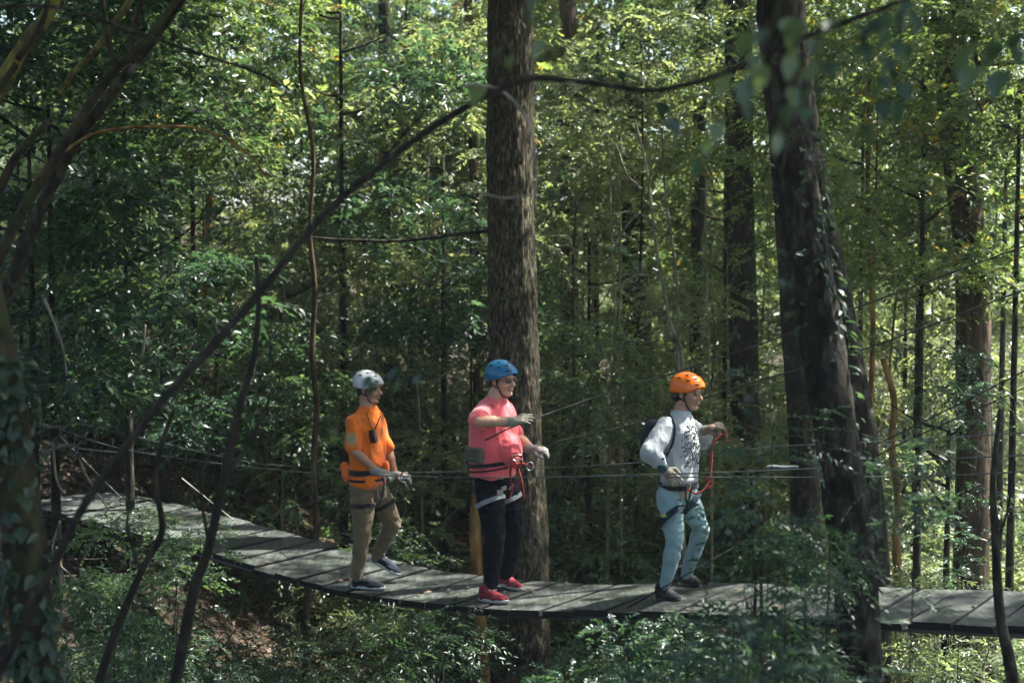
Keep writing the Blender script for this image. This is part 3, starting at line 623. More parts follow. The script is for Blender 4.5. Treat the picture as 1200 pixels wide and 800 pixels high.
stem('thin_sapling', 'thin dark sapling against the right edge curving to the corner', 'sapling', [(zz([(1192, 830), (1182, 770), (1172, 720), (1167, 640), (1164, 560), (1172, 480)], 7), 17, 5), (zz([(1167, 640), (1180, 600), (1190, 540)], 7), 4, 2)], 'dark', amp=.002)
stem('thin_sapling', 'straight thin dark stem below the deck left of the leaning trunk', 'sapling', [(zz([(886, 830), (884, 740), (886, 650), (880, 560)], 6.7), 6, 3)], 'dark')
stem('leaning_tree', 'dark leaning tree with forked limbs at the top left corner', 'tree', [
    (zz([(-60, 420), (-10, 320), (30, 240), (62, 190), (108, 118), (135, 82), (165, 55), (230, -30)], 7), 14, 8),
    (zz([(-40, 330), (0, 220), (28, 172), (60, 140)], 7.2), 14, 6), (zz([(135, 82), (126, 40), (118, -20)], 7), 8, 6), (zz([(150, 65), (160, 20), (172, -20)], 7), 7, 5), (zz([(20, 70), (48, 30), (60, -20)], 6.8), 8, 6), (zz([(-20, 130), (20, 75)], 6.8), 10, 8)], 'mossy', amp=.003, part='trunk')
stem('lichen_limb', 'thick limb covered in yellow lichen at the top left corner', 'branch', [(zz([(-20, 140), (8, 90), (34, 45), (55, 20), (75, -30)], 8), 20, 14)], 'lichen', amp=.006, part='limb')
stem('lichen_limb', 'slim yellow lichened limb rising right of the thick one', 'branch', [(zz([(70, 110), (85, 88), (112, 58), (128, 35), (150, 5), (160, -20)], 8.3), 6, 9)], 'lichen', part='limb')
stem('leaning_tree', 'dim broad leaning trunk at the left edge above the ivy', 'tree', [(zz([(-40, 520), (-14, 400), (14, 330), (40, 262), (75, 190), (130, 110), (200, 20), (250, -60)], 9.3), 22, 6)], 'dark', amp=.01, seg=20, part='trunk')
stem('bare_branch', 'thin branch arching through the leaves at upper left', 'branch', [(zz([(40, 210), (75, 178), (120, 154), (200, 148), (250, 156), (290, 180), (310, 205)], 9), 4, 2.5)], 'ochre')
stem('bare_branch', 'thin dark branch sloping down from the top left edge', 'branch', [(zz([(-20, 8), (60, 8), (130, 28), (230, 62), (300, 85), (330, 100)], 6), 5, 3)], 'dark')
stem('bare_branch', 'dark level branch reaching left of the thick trunk at mid height', 'branch', [(zz([(600, 268), (540, 274), (470, 282), (400, 281), (340, 276)], 13), 5, 3)], 'dark')
stem('dead_branch', 'pale dead twigs jutting left of the bending sapling', 'branch', [(zz([(770, 268), (750, 252), (730, 270), (720, 290)], 15), 4, 2.5), (zz([(750, 252), (735, 248), (722, 252)], 15), 3, 2), (zz([(765, 325), (748, 322), (733, 330), (728, 338)], 15), 4, 2.5), (zz([(748, 218), (735, 205), (722, 170)], 15), 4, 2), (zz([(752, 222), (740, 214), (728, 206)], 15), 4, 2)], 'pale', part='twig')
stem('dead_branch', 'tangle of pale dead twigs over the left end of the bridge', 'branch', [(zz([(50, 530), (85, 522), (100, 555), (128, 598)], 11), 3.5, 2), (zz([(62, 518), (66, 560), (75, 578)], 11), 3.5, 2), (zz([(46, 500), (46, 470), (38, 465)], 10.8), 4, 2), (zz([(66, 520), (100, 526), (140, 530)], 11), 2.5, 2), (zz([(0, 530), (3, 580), (0, 640)], 6), 3, 2), (zz([(70, 610), (62, 650), (90, 680)], 9), 3, 2), (zz([(66, 640), (80, 700)], 9), 3, 1.5), (zz([(50, 500), (72, 500), (84, 498)], 11), 2.5, 2)], 'pale', part='twig')
stem('hanging_vine', 'thin grey vine dangling in the dark leaves at left', 'vine', [(zz([(52, 350), (64, 380), (74, 410), (78, 440)], 10), 4, 2.5)], 'pale')
stem('hanging_vine', 'u-shaped pale vine in the left background', 'vine', [(zz([(170, 380), (168, 410), (160, 430), (152, 420)], 11), 3, 2)], 'pale')

# ivy covered trunk at far left
def bigleaf(mb, p, d, n, L, w, tint):
    d = d.normalized(); s = d.cross(n).normalized(); n = s.cross(d).normalized()
    prof = [(0, 0), (.12, .55), (.35, 1), (.6, .85), (.82, .42), (1, 0)]
    c = []; l = []; rt = []
    for u, k in prof:
        m = p + d * L * u - n * L * .18 * u * u; c.append(m); l.append(m - s * w * k + n * w * k * .35); rt.append(m + s * w * k + n * w * k * .35)
    V = [c[0]] + [x for i in range(1, 5) for x in (l[i], c[i], rt[i])] + [c[5]]
    Fs = [(0, 2, 1), (0, 3, 2)]
    for i in range(3):
        b = 1 + 3 * i; Fs += [(b, b + 1, b + 4, b + 3), (b + 1, b + 2, b + 5, b + 4)]
    Fs += [(10, 11, 13), (11, 12, 13)]
    mb.add(V, Fs, tint)
ivy = stem('ivy_trunk', 'mossy dark trunk wrapped in ivy at the lower left corner', 'tree', [(zz([(46, 860), (40, 750), (30, 650), (19, 560), (8, 470), (-5, 400), (-30, 280)], 5.6), 52, 40)], 'mossy', amp=.009, seg=30, part='trunk')
mb = MB(); r = random.Random(8)
for i in range(430):
    t = r.random(); py = 420 + 400 * (t ** 1.3); cx = np.interp(py, [400, 470, 560, 650, 750, 860], [-5, 8, 19, 30, 40, 46])
    if 530 < py < 650 and r.random() < .85: continue
    a = r.uniform(-1.5, 1.5); p = P(cx, py, 5.6) + Vector((math.sin(a) * .105, -math.cos(a) * .105, 0)); out = Vector((math.sin(a), -math.cos(a), .1))
    bigleaf(mb, p, out * .5 + Vector((r.uniform(-.6, .6), r.uniform(-.3, .1), r.uniform(-1, .1))), out + Vector((0, 0, .5)), r.uniform(.04, .085), r.uniform(.012, .028), r.random())
mb.build('ivy', LM['deep'], ivy, smooth=False, tint=True)
# ivy on the leaning trunk
mb = MB(); lean = [o for o in C.objects if o.get('label', '').startswith('dark mottled leaning')][0]
for i in range(190):
    py = r.choice([r.uniform(150, 420), r.uniform(150, 420), r.uniform(420, 700)]); cx = np.interp(py, [60, 200, 350, 500, 640], [914, 932, 956, 979, 998])
    a = r.choice([r.uniform(-1.5, 1.7), r.uniform(.3, 1.8)]); rad = .132; p = P(cx, py, 7.2) + Vector((math.sin(a) * rad, -math.cos(a) * rad, 0)); out = Vector((math.sin(a), -math.cos(a), .1))
    bigleaf(mb, p, out * .6 + Vector((r.uniform(-.6, .6), r.uniform(-.3, .1), r.uniform(-1, .2))), out + Vector((0, 0, .5)), r.uniform(.035, .07), r.uniform(.011, .020), r.random())
mb.build('ivy', LM['deep'], lean, smooth=False, tint=True)

def twig(pts, nl, L, mat, label, wl=.3, spread=.04, seed=0, bk='mossy', tw=3):
    r = random.Random(seed); W = spline([P(*p) for p in pts], 16); root = thing('leafy_twig', label, 'branch', W[0])
    MB().tube(W, lerpl([tw / 2 * pts[0][2] / F, .001], 16), 6).build('stem', BK[bk], root)
    mb = MB()
    for i in range(nl):
        k = min(14, int((i + r.random()) / nl * 15)); p = W[k].lerp(W[k + 1], r.random()); d = (W[k + 1] - W[k]).normalized()
        side = 1 if i % 2 else -1; s = d.cross(Vector((0, 0, 1))).normalized()
        q = d * .6 + s * side * .9 + Vector((r.uniform(-.5, .5), r.uniform(-.5, .5), r.uniform(-.9, .25)))
        l = L * r.uniform(.7, 1.2); bigleaf(mb, p + Vector((r.uniform(-1, 1), r.uniform(-1, 1), r.uniform(-1, 1))) * spread, q, Vector((r.uniform(-.5, .5), r.uniform(-.8, .2), 1)), l, l * wl, r.random())
    mb.build('leaves', LM[mat], root, smooth=False, tint=True)
TW = [
 ([(1060, -5, 3.6), (1020, 30, 3.6), (985, 60, 3.6), (950, 90, 3.6), (935, 130, 3.6)], 18, .07, 'teal', 'dark leaves on a near twig left of the top right corner'),
 ([(920, -10, 3.0), (900, 40, 3.0), (880, 80, 3.0), (862, 110, 3.0), (850, 160, 3.0)], 14, .065, 'green', 'blurred green leaves hanging across the top of the leaning trunk'),
 ([(980, 10, 3.2), (950, 60, 3.2), (930, 100, 3.2), (925, 150, 3.2)], 9, .06, 'green', 'bright near leaves just right of the leaning trunk top'),
 ([(1060, 0, 3.8), (1055, 40, 3.8), (1045, 90, 3.8), (1035, 135, 3.8)], 18, .07, 'teal', 'dark drooping leaves at the top between the two right trunks'),
 ([(1230, 0, 3.2), (1190, 25, 3.2), (1165, 50, 3.2), (1150, 100, 3.2)], 13, .08, 'green', 'soft blurred leaves at the top right corner'),
 ([(640, -20, 3.4), (625, 30, 3.4), (600, 60, 3.4), (585, 90, 3.4)], 6, .07, 'green', 'blurred leaves over the thick trunk at the top'),
 ([(620, 92, 4.6), (632, 90, 4.6), (645, 84, 4.6), (655, 82, 4.6)], 4, .06, 'pale', 'small bright leaves where the arching stem crosses the thick trunk'),
 ([(880, 520, 3.6), (900, 440, 3.6), (915, 360, 3.6), (925, 280, 3.6)], 9, .05, 'green', 'blurred small leaves in front of the leaning trunk at mid height'),
 ([(480, 442, 4.0), (465, 447, 4.0), (452, 450, 4.0), (440, 447, 4.0)], 7, .045, 'teal', 'blurred teal leaf floating in front of the face of the man in orange'),
 ([(370, 510, 3.6), (390, 508, 3.6), (402, 510, 3.6)], 5, .045, 'green', 'blurred green leaf left of the orange shirt'),
 ([(700, 290, 4.2), (730, 300, 4.2), (770, 320, 4.2)], 5, .05, 'green', 'blurred leaves floating above the gap left of the woman'),
 ([(862, 640, 3.9), (872, 560, 3.9), (880, 480, 3.9), (872, 440, 3.9)], 12, .04, 'teal', 'blurred sprig right of the woman at her waist height'),
 ([(1000, 640, 5.6), (1040, 610, 5.6), (1080, 600, 5.6)], 14, .045, 'teal', 'teal sprig growing right from the leaning trunk'),
 ([(730, 90, 4.3), (760, 100, 4.3), (800, 150, 4.3), (830, 190, 4.3)], 7, .07, 'teal', 'blurred dark leaves under the arching stem at the top centre'),
]
for i, a in enumerate(TW): twig(*a, seed=i)
def feather(px, py, Zd, label, seed, dirs, mat='teal', L=.045, S=20, ln=(.12, .28)):
    r = np.random.default_rng(seed); c = P(px, py, Zd); root = thing('feathery_sapling', label, 'sapling', (c.x, c.y, g(c.x, c.y)))
    gz = g(c.x, c.y); top = c + Vector((0, 0, .25)); path = spline([Vector((c.x + .05, c.y, gz - .1)), Vector((c.x - .03, c.y, (gz + c.z) / 2)), top], 14)
    MB().tube(path, lerpl([.006, .002], 14), 6).build('stem', BK['stem'], root)
    z = r.uniform(-.45, .3, S); o = np.stack([c.x + r.normal(0, .02, S), c.y + r.normal(0, .02, S), c.z + z], 1)
    a = r.uniform(0, 2 * math.pi, S); d = np.stack([np.cos(a), np.sin(a), r.uniform(-.15, .35, S)], 1)
    V1, T1, t1 = sprays(r, o, d, r.uniform(ln[0], ln[1], S), 18, L, .2, .25, fan=70, tilt=.2)
    # side twigs
    o2 = o + d * .2; d2 = d + r.normal(0, .5, d.shape); V2, T2, t2 = sprays(r, o2, d2, r.uniform(ln[0], ln[1], S) * .8, 16, L * .9, .2, .25, fan=70, tilt=.2)
    V = np.concatenate([V1, V2]); T = np.concatenate([T1, T2 + len(V1)])
    link('foliage', mesh_from('foliage', V - np.array(origin(root)), T, smooth=False, tint=np.concatenate([t1, t2])), LM[mat], root)
for i, (x, y, z, lab) in enumerate([(860, 790, 5.6, 'feathery sapling in front of the deck right of the woman'), (905, 780, 5.4, 'feathery sapling hiding the deck left of the leaning trunk'), (884, 650, 6.0, 'feathery sapling tip right of the light blue jeans'), (730, 840, 5.8, 'feathery sapling at the bottom below the woman'),
        (960, 830, 5.4, 'feathery sapling at the foot of the leaning trunk'), (1075, 590, 6.4, 'feathery sprig right of the leaning trunk above the deck'), (840, 850, 5.0, 'feathery sapling at the bottom left of the leaning trunk'), (905, 560, 6.6, 'feathery sprig left of the leaning trunk at waist height'), (1130, 640, 9.5, 'feathery sprig against the sturdy right trunk')]):
    feather(x, y, z, lab, 40 + i, None)

# ------------------------------------------------------------------ people
def skinmat(name, col):
    m, nt, N, L = newmat(name); b = principled(nt, col, .5, .4); b.inputs['Subsurface Weight'].default_value = .12; b.inputs['Subsurface Radius'].default_value = (.02, .008, .004); b.inputs['Subsurface Scale'].default_value = .5
    n, r = noise_ramp(nt, coords(nt), 22, [(.35, tuple(c * .86 for c in col)), (.65, tuple(min(1, c * 1.1) for c in col))]); L.new(r.outputs[0], b.inputs['Base Color']); return m
S_tan, S_fair, S_warm = skinmat('skin_tan', (.40, .21, .125)), skinmat('skin_fair', (.50, .29, .19)), skinmat('skin_warm', (.43, .23, .14))
M = {
 'orange_shirt': cloth('orange_cotton', (.78, .165, .012), .10), 'orange_strap': cloth('orange_webbing', (.80, .15, .02), .12),
 'khaki': cloth('khaki_twill', (.155, .115, .06), .16), 'red_shirt': cloth('salmon_red_jersey', (.80, .115, .125), .10, rough=.65, sheen=.5), 'navy': cloth('dark_navy_denim', (.0045, .0055, .010), .3, rough=.9, sheen=0, spec=.15),
 'sweat': cloth('light_grey_sweatshirt', (.40, .42, .42), .08), 'jeans': cloth('washed_pale_denim', (.22, .33, .335), .2), 'black': cloth('black_webbing', (.012, .013, .015), .2), 'greyweb': cloth('grey_webbing', (.22, .235, .23), .2),
 'glove': cloth('grey_glove', (.25, .25, .225), .3), 'glove_tan': cloth('tan_glove', (.27, .25, .18), .3), 'glove_dark': cloth('dark_brown_glove', (.10, .075, .05), .25), 'olive': cloth('olive_padding', (.10, .105, .07), .3),
 'white_helmet': plain('scuffed_white_helmet', (.55, .57, .54), .35), 'blue_helmet': plain('blue_helmet', (.010, .135, .27), .3), 'orange_helmet': plain('orange_helmet', (.85, .17, .008), .3),
 'blackp': plain('black_plastic', (.01, .01, .011), .3), 'vent': plain('dark_vent', (.012, .012, .014), .7), 'hair': plain('dark_hair', (.014, .010, .008), .45), 'lens': plain('sunglass_lens', (.006, .007, .009), .08, .8),
 'redrope': cloth('red_rope', (.24, .018, .013), .3), 'white_rubber': plain('off_white_rubber', (.42, .42, .38), .6), 'dark_shoe': cloth('dark_shoe_canvas', (.014, .017, .022), .3), 'red_shoe': cloth('red_suede', (.22, .016, .026), .35), 'black_shoe': cloth('black_shoe_leather', (.010, .010, .011), .25),
 'navy_shoe': cloth('navy_shoe_canvas', (.012, .02, .034), .3), 'lips': plain('lips', (.30, .09, .075), .45), 'teeth': plain('teeth', (.62, .60, .55), .3), 'eye': plain('dark_eye', (.02, .013, .01), .2), 'metal': plain('brushed_carabiner', (.45, .45, .45), .3, .5, .9),
 'bluestrap': cloth('dark_blue_strap', (.010, .022, .032), .2, sheen=0), 'yellowlabel': plain('yellow_green_label', (.30, .33, .05), .6), 'print': plain('black_print', (.015, .017, .018), .8),
}
UP = Vector((0, 0, 1))
def fold(seed, amp=.006, f=11, dirv=(0, 0, 1), k=.35):
    d = Vector(dirv).normalized()
    def fn(p):
        q = p + d * (p.dot(d) * (k - 1)); q = Vector((q.x * f + seed, q.y * f, q.z * f)); w_ = noise.noise(q * .6) * 1.2
        v = noise.noise(q + Vector((w_, w_, w_))); return amp * (v - .55 * abs(noise.noise(q * 1.9)) * 1.4 + .1)
    return fn
def hand(mb, wrist, d, nrm, curl=.5, s=1.0, side=1, spreadf=.12, rr=1.0, thumb=.6):
    """palm + five fingers; d along the hand, nrm back-of-hand normal, side: +1 thumb towards d x nrm"""
    d = d.normalized(); nrm = (nrm - d * nrm.dot(d)).normalized(); sd = d.cross(nrm) * side
    def pt(x, y, z): return wrist + (d * x + sd * y + nrm * z) * s
    for y in (-.026, -.009, .009, .026): mb.cap(pt(.0, y * .65, 0), pt(.085, y, 0), .017 * s, .0135 * s, 10)
    for i, (y, L) in enumerate(((-.030, .060), (-.010, .072), (.011, .078), (.031, .070))):
        L = L * 1.05; r0 = .0098 * s * rr; a = 0; p = pt(.082, y, 0); dirn = (d + sd * (y * spreadf * 28 / 1)).normalized(); c = curl * (1 + .12 * (i - 1.5) * -1)
        for seg, (fr, rad) in enumerate(((.46, 1), (.30, .93), (.24, .85))):
            a += c * (.55, 1.0, .8)[seg]; dd = dirn * math.cos(a) - nrm * math.sin(a); q = p + dd * L * fr * s
            mb.cap(p, q, r0 * (1, .95, .88)[seg], r0 * rad * .97, 10); p = q
    # thumb leaves the side near the base
    p = pt(.022, .030, -.004); t1 = (d * .62 + sd * .78 - nrm * .25).normalized(); q = p + t1 * .040 * s; mb.cap(pt(.012, .018, 0), p, .015 * s, .0135 * s, 10); mb.cap(p, q, .0135 * s, .0115 * s, 10)
    t2 = (d * (.9) + sd * (.35 - thumb * .6) - nrm * .45 * thumb).normalized(); u = q + t2 * .030 * s; mb.cap(q, u, .0115 * s, .0105 * s, 10); mb.cap(u, u + (t2 - nrm * .2).normalized() * .022 * s, .0105 * s, .009 * s, 10)
class Head:
    def __init__(s, c, f, up=UP, sc=1.0):
        s.c = Vector(c); s.f = Vector(f).normalized(); s.s = up.cross(s.f).normalized(); s.u = s.f.cross(s.s).normalized(); s.sc = sc
        s.M = Matrix((s.f, s.s, s.u)).transposed()
    def p(s, x, y, z): return s.c + (s.M @ Vector((x, y, z))) * s.sc
    def e(s, mb, c, r, **k): mb.ell(s.p(*c), [q * s.sc for q in r], s.M, **k)
    def k(s, mb, a, b, r0, r1): mb.cap(s.p(*a), s.p(*b), r0 * s.sc, r1 * s.sc)
    def skull(s, mb, chin=1.0, cheek=1.0):
        s.e(mb, (-.012, 0, .035), (.096, .076, .088)); s.e(mb, (.030, 0, -.025), (.062, .063, .085)); s.e(mb, (.036, 0, -.078), (.045, .048 * cheek, .034)); s.e(mb, (.068, 0, -.099), (.020, .022, .017 * chin))
        s.k(mb, (.088, 0, .006), (.113, 0, -.030), .0085, .0125); s.e(mb, (.101, .012, -.034), (.012, .009, .008)); s.e(mb, (.101, -.012, -.034), (.012, .009, .008))
        s.k(mb, (.079, -.036, .021), (.079, .036, .021), .0125, .0125)
        for q in (-1, 1):
            s.e(mb, (.058, q * .037, -.030), (.030, .026 * cheek, .024)); s.e(mb, (-.008, q * .077, -.008), (.019, .009, .033)); s.k(mb, (-.01, q * .048, -.07), (.06, q * .022, -.098), .022, .02)
        s.e(mb, (.090, 0, -.052), (.013, .024, .0065)); s.e(mb, (.088, 0, -.070), (.013, .021, .0075))
    def face(s, root, smile=True, eyes=True, brows=True, body=None):
        par = body or root
        if eyes:
            for q in (-1, 1):
                mb = MB(); s.e(mb, (.080, q * .031, .001), (.009, .0155, .0085)); mb.build('eye', M['eye'], par)
        if brows:
            for q in (-1, 1):
                mb = MB(); s.k(mb, (.092, q * .016, .020), (.082, q * .046, .022), .0042, .003); mb.build('eyebrow', M['hair'], par)
        mb = MB(); s.k(mb, (.098, 0, -.052), (.084, .026, -.048 if smile else -.055), .0052, .003); s.k(mb, (.098, 0, -.052), (.084, -.026, -.048 if smile else -.055), .0052, .003)
        s.k(mb, (.097, 0, -.069), (.084, .024, -.054), .0058, .003); s.k(mb, (.097, 0, -.069), (.084, -.024, -.054), .0058, .003); mb.build('lips', M['lips'], par)
        if smile:
            mb = MB(); s.k(mb, (.0985, 0, -.060), (.088, .019, -.054), .0058, .0035); s.k(mb, (.0985, 0, -.060), (.088, -.019, -.054), .0058, .0035); mb.build('teeth', M['teeth'], par)
    def helmet(s, root, mat, back=.0, tilt=0.0):
        # open shell with thickness: outer and inner surface joined at the rim
        n, m = 40, 14; outer = []; inner = []
        def rim(th):
            c_ = math.cos(th); side_ = abs(math.sin(th))
            z = -.012 + .040 * max(0, c_) ** 1.4 - .030 * max(0, -c_) ** 1.2 - .020 * side_ ** 3 * (1 if abs(c_) < .75 else .5); return z
        for i in range(m + 1):
            ro = []; ri = []
            for j in range(n):
                th = 2 * math.pi * j / n; zr = rim(th); H = .112; ph0 = math.acos(max(-1, min(1, (zr) / H))); ph = ph0 * (i + .35) / (m + .35)
                for arr, k_ in ((ro, 1.0), (ri, .90)):
                    x = .134 * k_ * math.sin(ph) * math.cos(th); y = .106 * k_ * math.sin(ph) * math.sin(th); z = H * k_ * math.cos(ph)
                    if i == m and arr is ro: x *= 1.02; y *= 1.02
                    arr.append(s.p(x - .006, y, z + .036 + tilt * x))
            outer.append(ro); inner.append(ri)
        mb = MB(); mb.rings(outer + inner[::-1]); sh = mb.build('helmet', mat, root)
        mb = MB(); # ridges and vents
        for (th, ph) in ((.55, .75), (-.55, .75), (.0, .5), (1.2, .95), (-1.2, .95), (1.9, .9), (-1.9, .9), (2.6, 1.0), (-2.6, 1.0), (.6, 1.15), (-.6, 1.15), (-1.35, .55), (1.35, .55)):
            a = []
            for dth in (-.10, .10): a.append(s.p(.134 * math.sin(ph) * math.cos(th + dth) - .006, .106 * math.sin(ph) * math.sin(th + dth), .111 * math.cos(ph) + .036 + tilt * .134 * math.cos(th) * math.sin(ph)))
            mb.cap(a[0], a[1], .0058, .0058, 8)
        mb.build('vent', M['vent'], sh)
        mb = MB()
        for q in (-1, 1):
            pth = [s.p(.012, q * .088, .02), s.p(.018, q * .079, -.03), s.p(.035, q * .060, -.085), s.p(.050, q * .03, -.116), s.p(.056, 0, -.122)]
            mb.tube(spline(pth, 14), .0052, 8); pth = [s.p(-.055, q * .084, .015), s.p(-.03, q * .08, -.03), s.p(.018, q * .075, -.052)]; mb.tube(spline(pth, 10), .0045, 8)
        mb.build('chin_strap', M['black'], sh); return sh
def band(mb, c, a, b, side, nrm, h, th=.004, seg=36):
    """flat strap loop round a limb or waist: ellipse a along side, b along nrm x side"""
    side = side.normalized(); nrm = nrm.normalized(); fr = nrm.cross(side).normalized(); side = fr.cross(nrm)
    rs = []
    for (k, zz_) in ((0, -h), (th, -h), (th, h), (0, h)):
        rs.append([c + side * (a + k) * math.cos(2 * math.pi * j / seg) + fr * (b + k) * math.sin(2 * math.pi * j / seg) + nrm * zz_ for j in range(seg)])
    V = [p for r_ in rs for p in r_]; Fs = []
    for i in range(4):
        for j in range(seg):
            k = (j + 1) % seg; Fs.append((i * seg + j, i * seg + k, ((i + 1) % 4) * seg + k, ((i + 1) % 4) * seg + j))
    mb.add(V, Fs)
def shoe(root, heel, toe, up, mat, solemat, w=.044, h=.085, ankle=None):
    f = (toe - heel); L = f.length; f = f / L; sd = up.cross(f).normalized(); up = f.cross(sd).normalized(); Mx = Matrix((f, sd, up)).transposed()
    def q(x, y, z): return heel + f * x * L + sd * y + up * z
    mb = MB(); mb.cap(q(.14, 0, .045), q(.5, 0, .048), .038, .040); mb.cap(q(.5, 0, .045), q(.86, 0, .030), .040, .030); mb.ell(q(.80, .004, .028), (.06, .043, .026), Mx); mb.ell(q(.62, 0, .03), (.07, .045, .03), Mx); mb.ell(q(.16, 0, .04), (.045, .035, .045), Mx)
    mb.cap(q(.16, 0, .055), q(.20, 0, .088), .040, .041)
    sh = mb.remesh('shoe', mat, root, .0055, 2)
    rs = []
    for z in (.0, .022):
        ring = []
        for j in range(26):
            th = 2 * math.pi * j / 26; x = .5 + .53 * math.cos(th); y = (.037 + .010 * math.cos(th)) * math.copysign(abs(math.sin(th)) ** .75, math.sin(th)); ring.append(q(x, y, z + .006 * max(0, math.cos(th)) ** 3))
        rs.append(ring)
    MB().rings(rs).build('sole', solemat, sh)
    mb = MB()
    for k in range(4): x = .40 + k * .09; mb.tube([q(x, -.030, .070 - .008 * k), q(x + .01, 0, .089 - .012 * k), q(x, .030, .070 - .008 * k)], .0028, 5)
    mb.build('laces', solemat if solemat is M['white_rubber'] else M['black'], sh)

def strapline(root, pts, rad, mat, name):
    return MB().tube(spline(pts, max(10, len(pts) * 6)), rad * .75, 8).build(name, mat, root)

def person_a():  # orange shirt, grey helmet
    foot = on_deck(424, 688); Z0 = foot.y; Q = lambda x, y, d=0: P(x, y, Z0 + d)
    root = thing('person', 'person in orange shirt, khaki trousers and grey helmet walking on the bridge', 'person', foot); sk = S_tan
    f = Vector((.90, -.43, 0)).normalized(); side = Vector((-f.y, f.x, 0)) # left side, away
    side = Vector((.43, .90, 0))
    H = Head(Q(432, 455, .02), Vector((.93, -.36, -.06)), sc=.97)
    sN, sF = Q(414, 494, -.12), Q(442, 494, .14); eN, eF = Q(414, 527, -.20), Q(455, 527, .18); wN, wF = Q(442, 552, -.22), Q(463, 556, .10)
    hN, hF = Q(424, 572, -.05), Q(440, 572, .08); kN, kF = Q(425, 622, -.06), Q(460, 612, .12); aN, aF = Q(418, 674, -.05), Q(441, 652, .22)
    body = MB(); H.skull(body); body.cap(H.p(-.02, 0, -.06), Q(431, 482), .054, .060)
    tors = [Q(432, 482), Q(431, 492), Q(430, 520), Q(431, 548), Q(431, 572)]; body.etube(tors, [(.09, .06), (.16, .09), (.14, .10), (.135, .10), (.14, .10)], side)
    for s_, e_, w_ in ((sN, eN, wN), (sF, eF, wF)): body.chain([s_, e_, w_], [.046, .038, .026]); body.cap(s_.lerp(e_, .2), s_.lerp(e_, .75), .046, .040); body.cap(e_, e_.lerp(w_, .4), .037, .037)
    dN, dF = Vector((.9, -.1, -.25)), Vector((1, -.15, -.12)); handb = MB(); hand(handb, wN, dN, Vector((.2, -.7, .8)), .85, 1.0, -1, rr=.8); body.chain([wN, wN + dN.normalized() * .05], [.026, .028]); body.chain([wF, wF + dF.normalized() * .05], [.026, .026])
    for h_, k_, a_ in ((hN, kN, aN), (hF, kF, aF)): body.chain([h_, k_, a_], [.072, .050, .036])
    b = body.remesh('body', sk, root, .0055, 2); H.face(root, smile=False, body=b)
    for w_, d_, n_, sd_ in ((wN, dN, Vector((.1, -.5, 1)), -1), (wF, dF, Vector((.1, -.4, 1)), 1)):
        gl = MB(); hand(gl, w_ + d_.normalized() * .01, d_, n_, .75, .95, sd_, rr=1.08); gl.cap(w_ - d_.normalized() * .03, w_ + d_.normalized() * .03, .034, .031); gl.remesh('glove', M['glove'], root, .0045, 1)
    hair = MB(); H.e(hair, (-.022, 0, .03), (.094, .081, .088)); H.e(hair, (-.055, 0, -.025), (.045, .062, .05)); hair.build('hair', M['hair'], root)
    H.helmet(root, M['white_helmet'], tilt=-.12)
    sh = MB(); sh.etube([Q(432, 474), Q(432, 479), Q(431, 486), Q(430, 500), Q(430, 522), Q(430, 545), Q(430, 564), Q(430, 568)], [(.065, .058), (.095, .075), (.145, .095), (.175, .118), (.16, .118), (.155, .115), (.168, .125), (.165, .12)], side, power=2.5)
    for s_, e_ in ((sN, eN), (sF, eF)): sh.chain([s_, s_.lerp(e_, .35), s_.lerp(e_, .86)], [.056, .058, .065])
    sh.remesh('shirt', M['orange_shirt'], root, .0075, 3, fold(3, .022, 9, (0, 0, 1), .5))
    tr = MB(); tr.ell(Q(431, 568), (.150, .105, .10), Matrix((side, side.cross(UP), UP)).transposed())
    for h_, k_, a_ in ((hN, kN, aN), (hF, kF, aF)): tr.chain([h_, h_.lerp(k_, .5), k_, k_.lerp(a_, .45), a_], [.098, .088, .070, .062, .050])
    tr.remesh('trousers', M['khaki'], root, .0075, 3, fold(9, .013, 12, (0, 0, 1), 1.1))
    hl, to = on_deck(412, 688), on_deck(440, 690); shoe(root, hl, hl + (to - hl).normalized() * .27 + Vector((0, 0, .0)), UP, M['dark_shoe'], M['white_rubber'])
    toe = on_deck(461, 671); hl2 = Q(433, 655, .23); toe = Q(461, 671, .21); shoe(root, hl2 - Vector((0, 0, .01)), hl2 + (toe - hl2).normalized() * .27, Vector((.35, 0, 1)), M['navy_shoe'], M['white_rubber'])
    col = MB(); band(col, Q(432, 477), .070, .062, side, Vector((.1, -.05, 1)), .010, .005); col.build('collar', M['orange_shirt'], root)
    # harness
    hs = MB(); c = Q(430, 551); band(hs, c, .175, .135, side, UP, .022); band(hs, Q(430, 560), .18, .140, side, UP, .010)
    hn = hs.build('harness_belt', M['black'], root, smooth=False)
    lg = MB(); band(lg, hN.lerp(kN, .38), .101, .101, side, (kN - hN), .016); band(lg, hF.lerp(kF, .45), .100, .100, side, (kF - hF), .016); lg.build('leg_strap', M['black'], hn, smooth=False)
    pk = MB()
    pk.ell(Q(408, 555, -.04), (.05, .07, .065)); pk.ell(Q(404, 548, 0), (.04, .05, .05)); pk.remesh('pouch', M['orange_strap'], hn, .006, 2, fold(2, .010, 20))
    pk = MB(); pk.ell(Q(452, 547, -.05), (.03, .04, .05)); pk.remesh('padding', M['orange_strap'], hn, .006, 2, fold(2, .008, 20))
    mt = MB(); ring = [Q(447 + 4.5 * math.cos(a), 575 + 10 * math.sin(a), -.17) for a in np.linspace(0, 6.28, 14)]; mt.tube(ring, .004, 6); ring = [Q(474 + 5 * math.cos(a), 557 + 4 * math.sin(a), .0) for a in np.linspace(0, 6.28, 12)]; mt.tube(ring, .005, 6); mt.build('carabiner', M['metal'], hn)
    strapline(hn, [Q(446, 552, -.16), Q(450, 566, -.20), Q(448, 580, -.18), Q(443, 592, -.15), Q(430, 590, -.16)], .008, M['black'], 'lanyard')
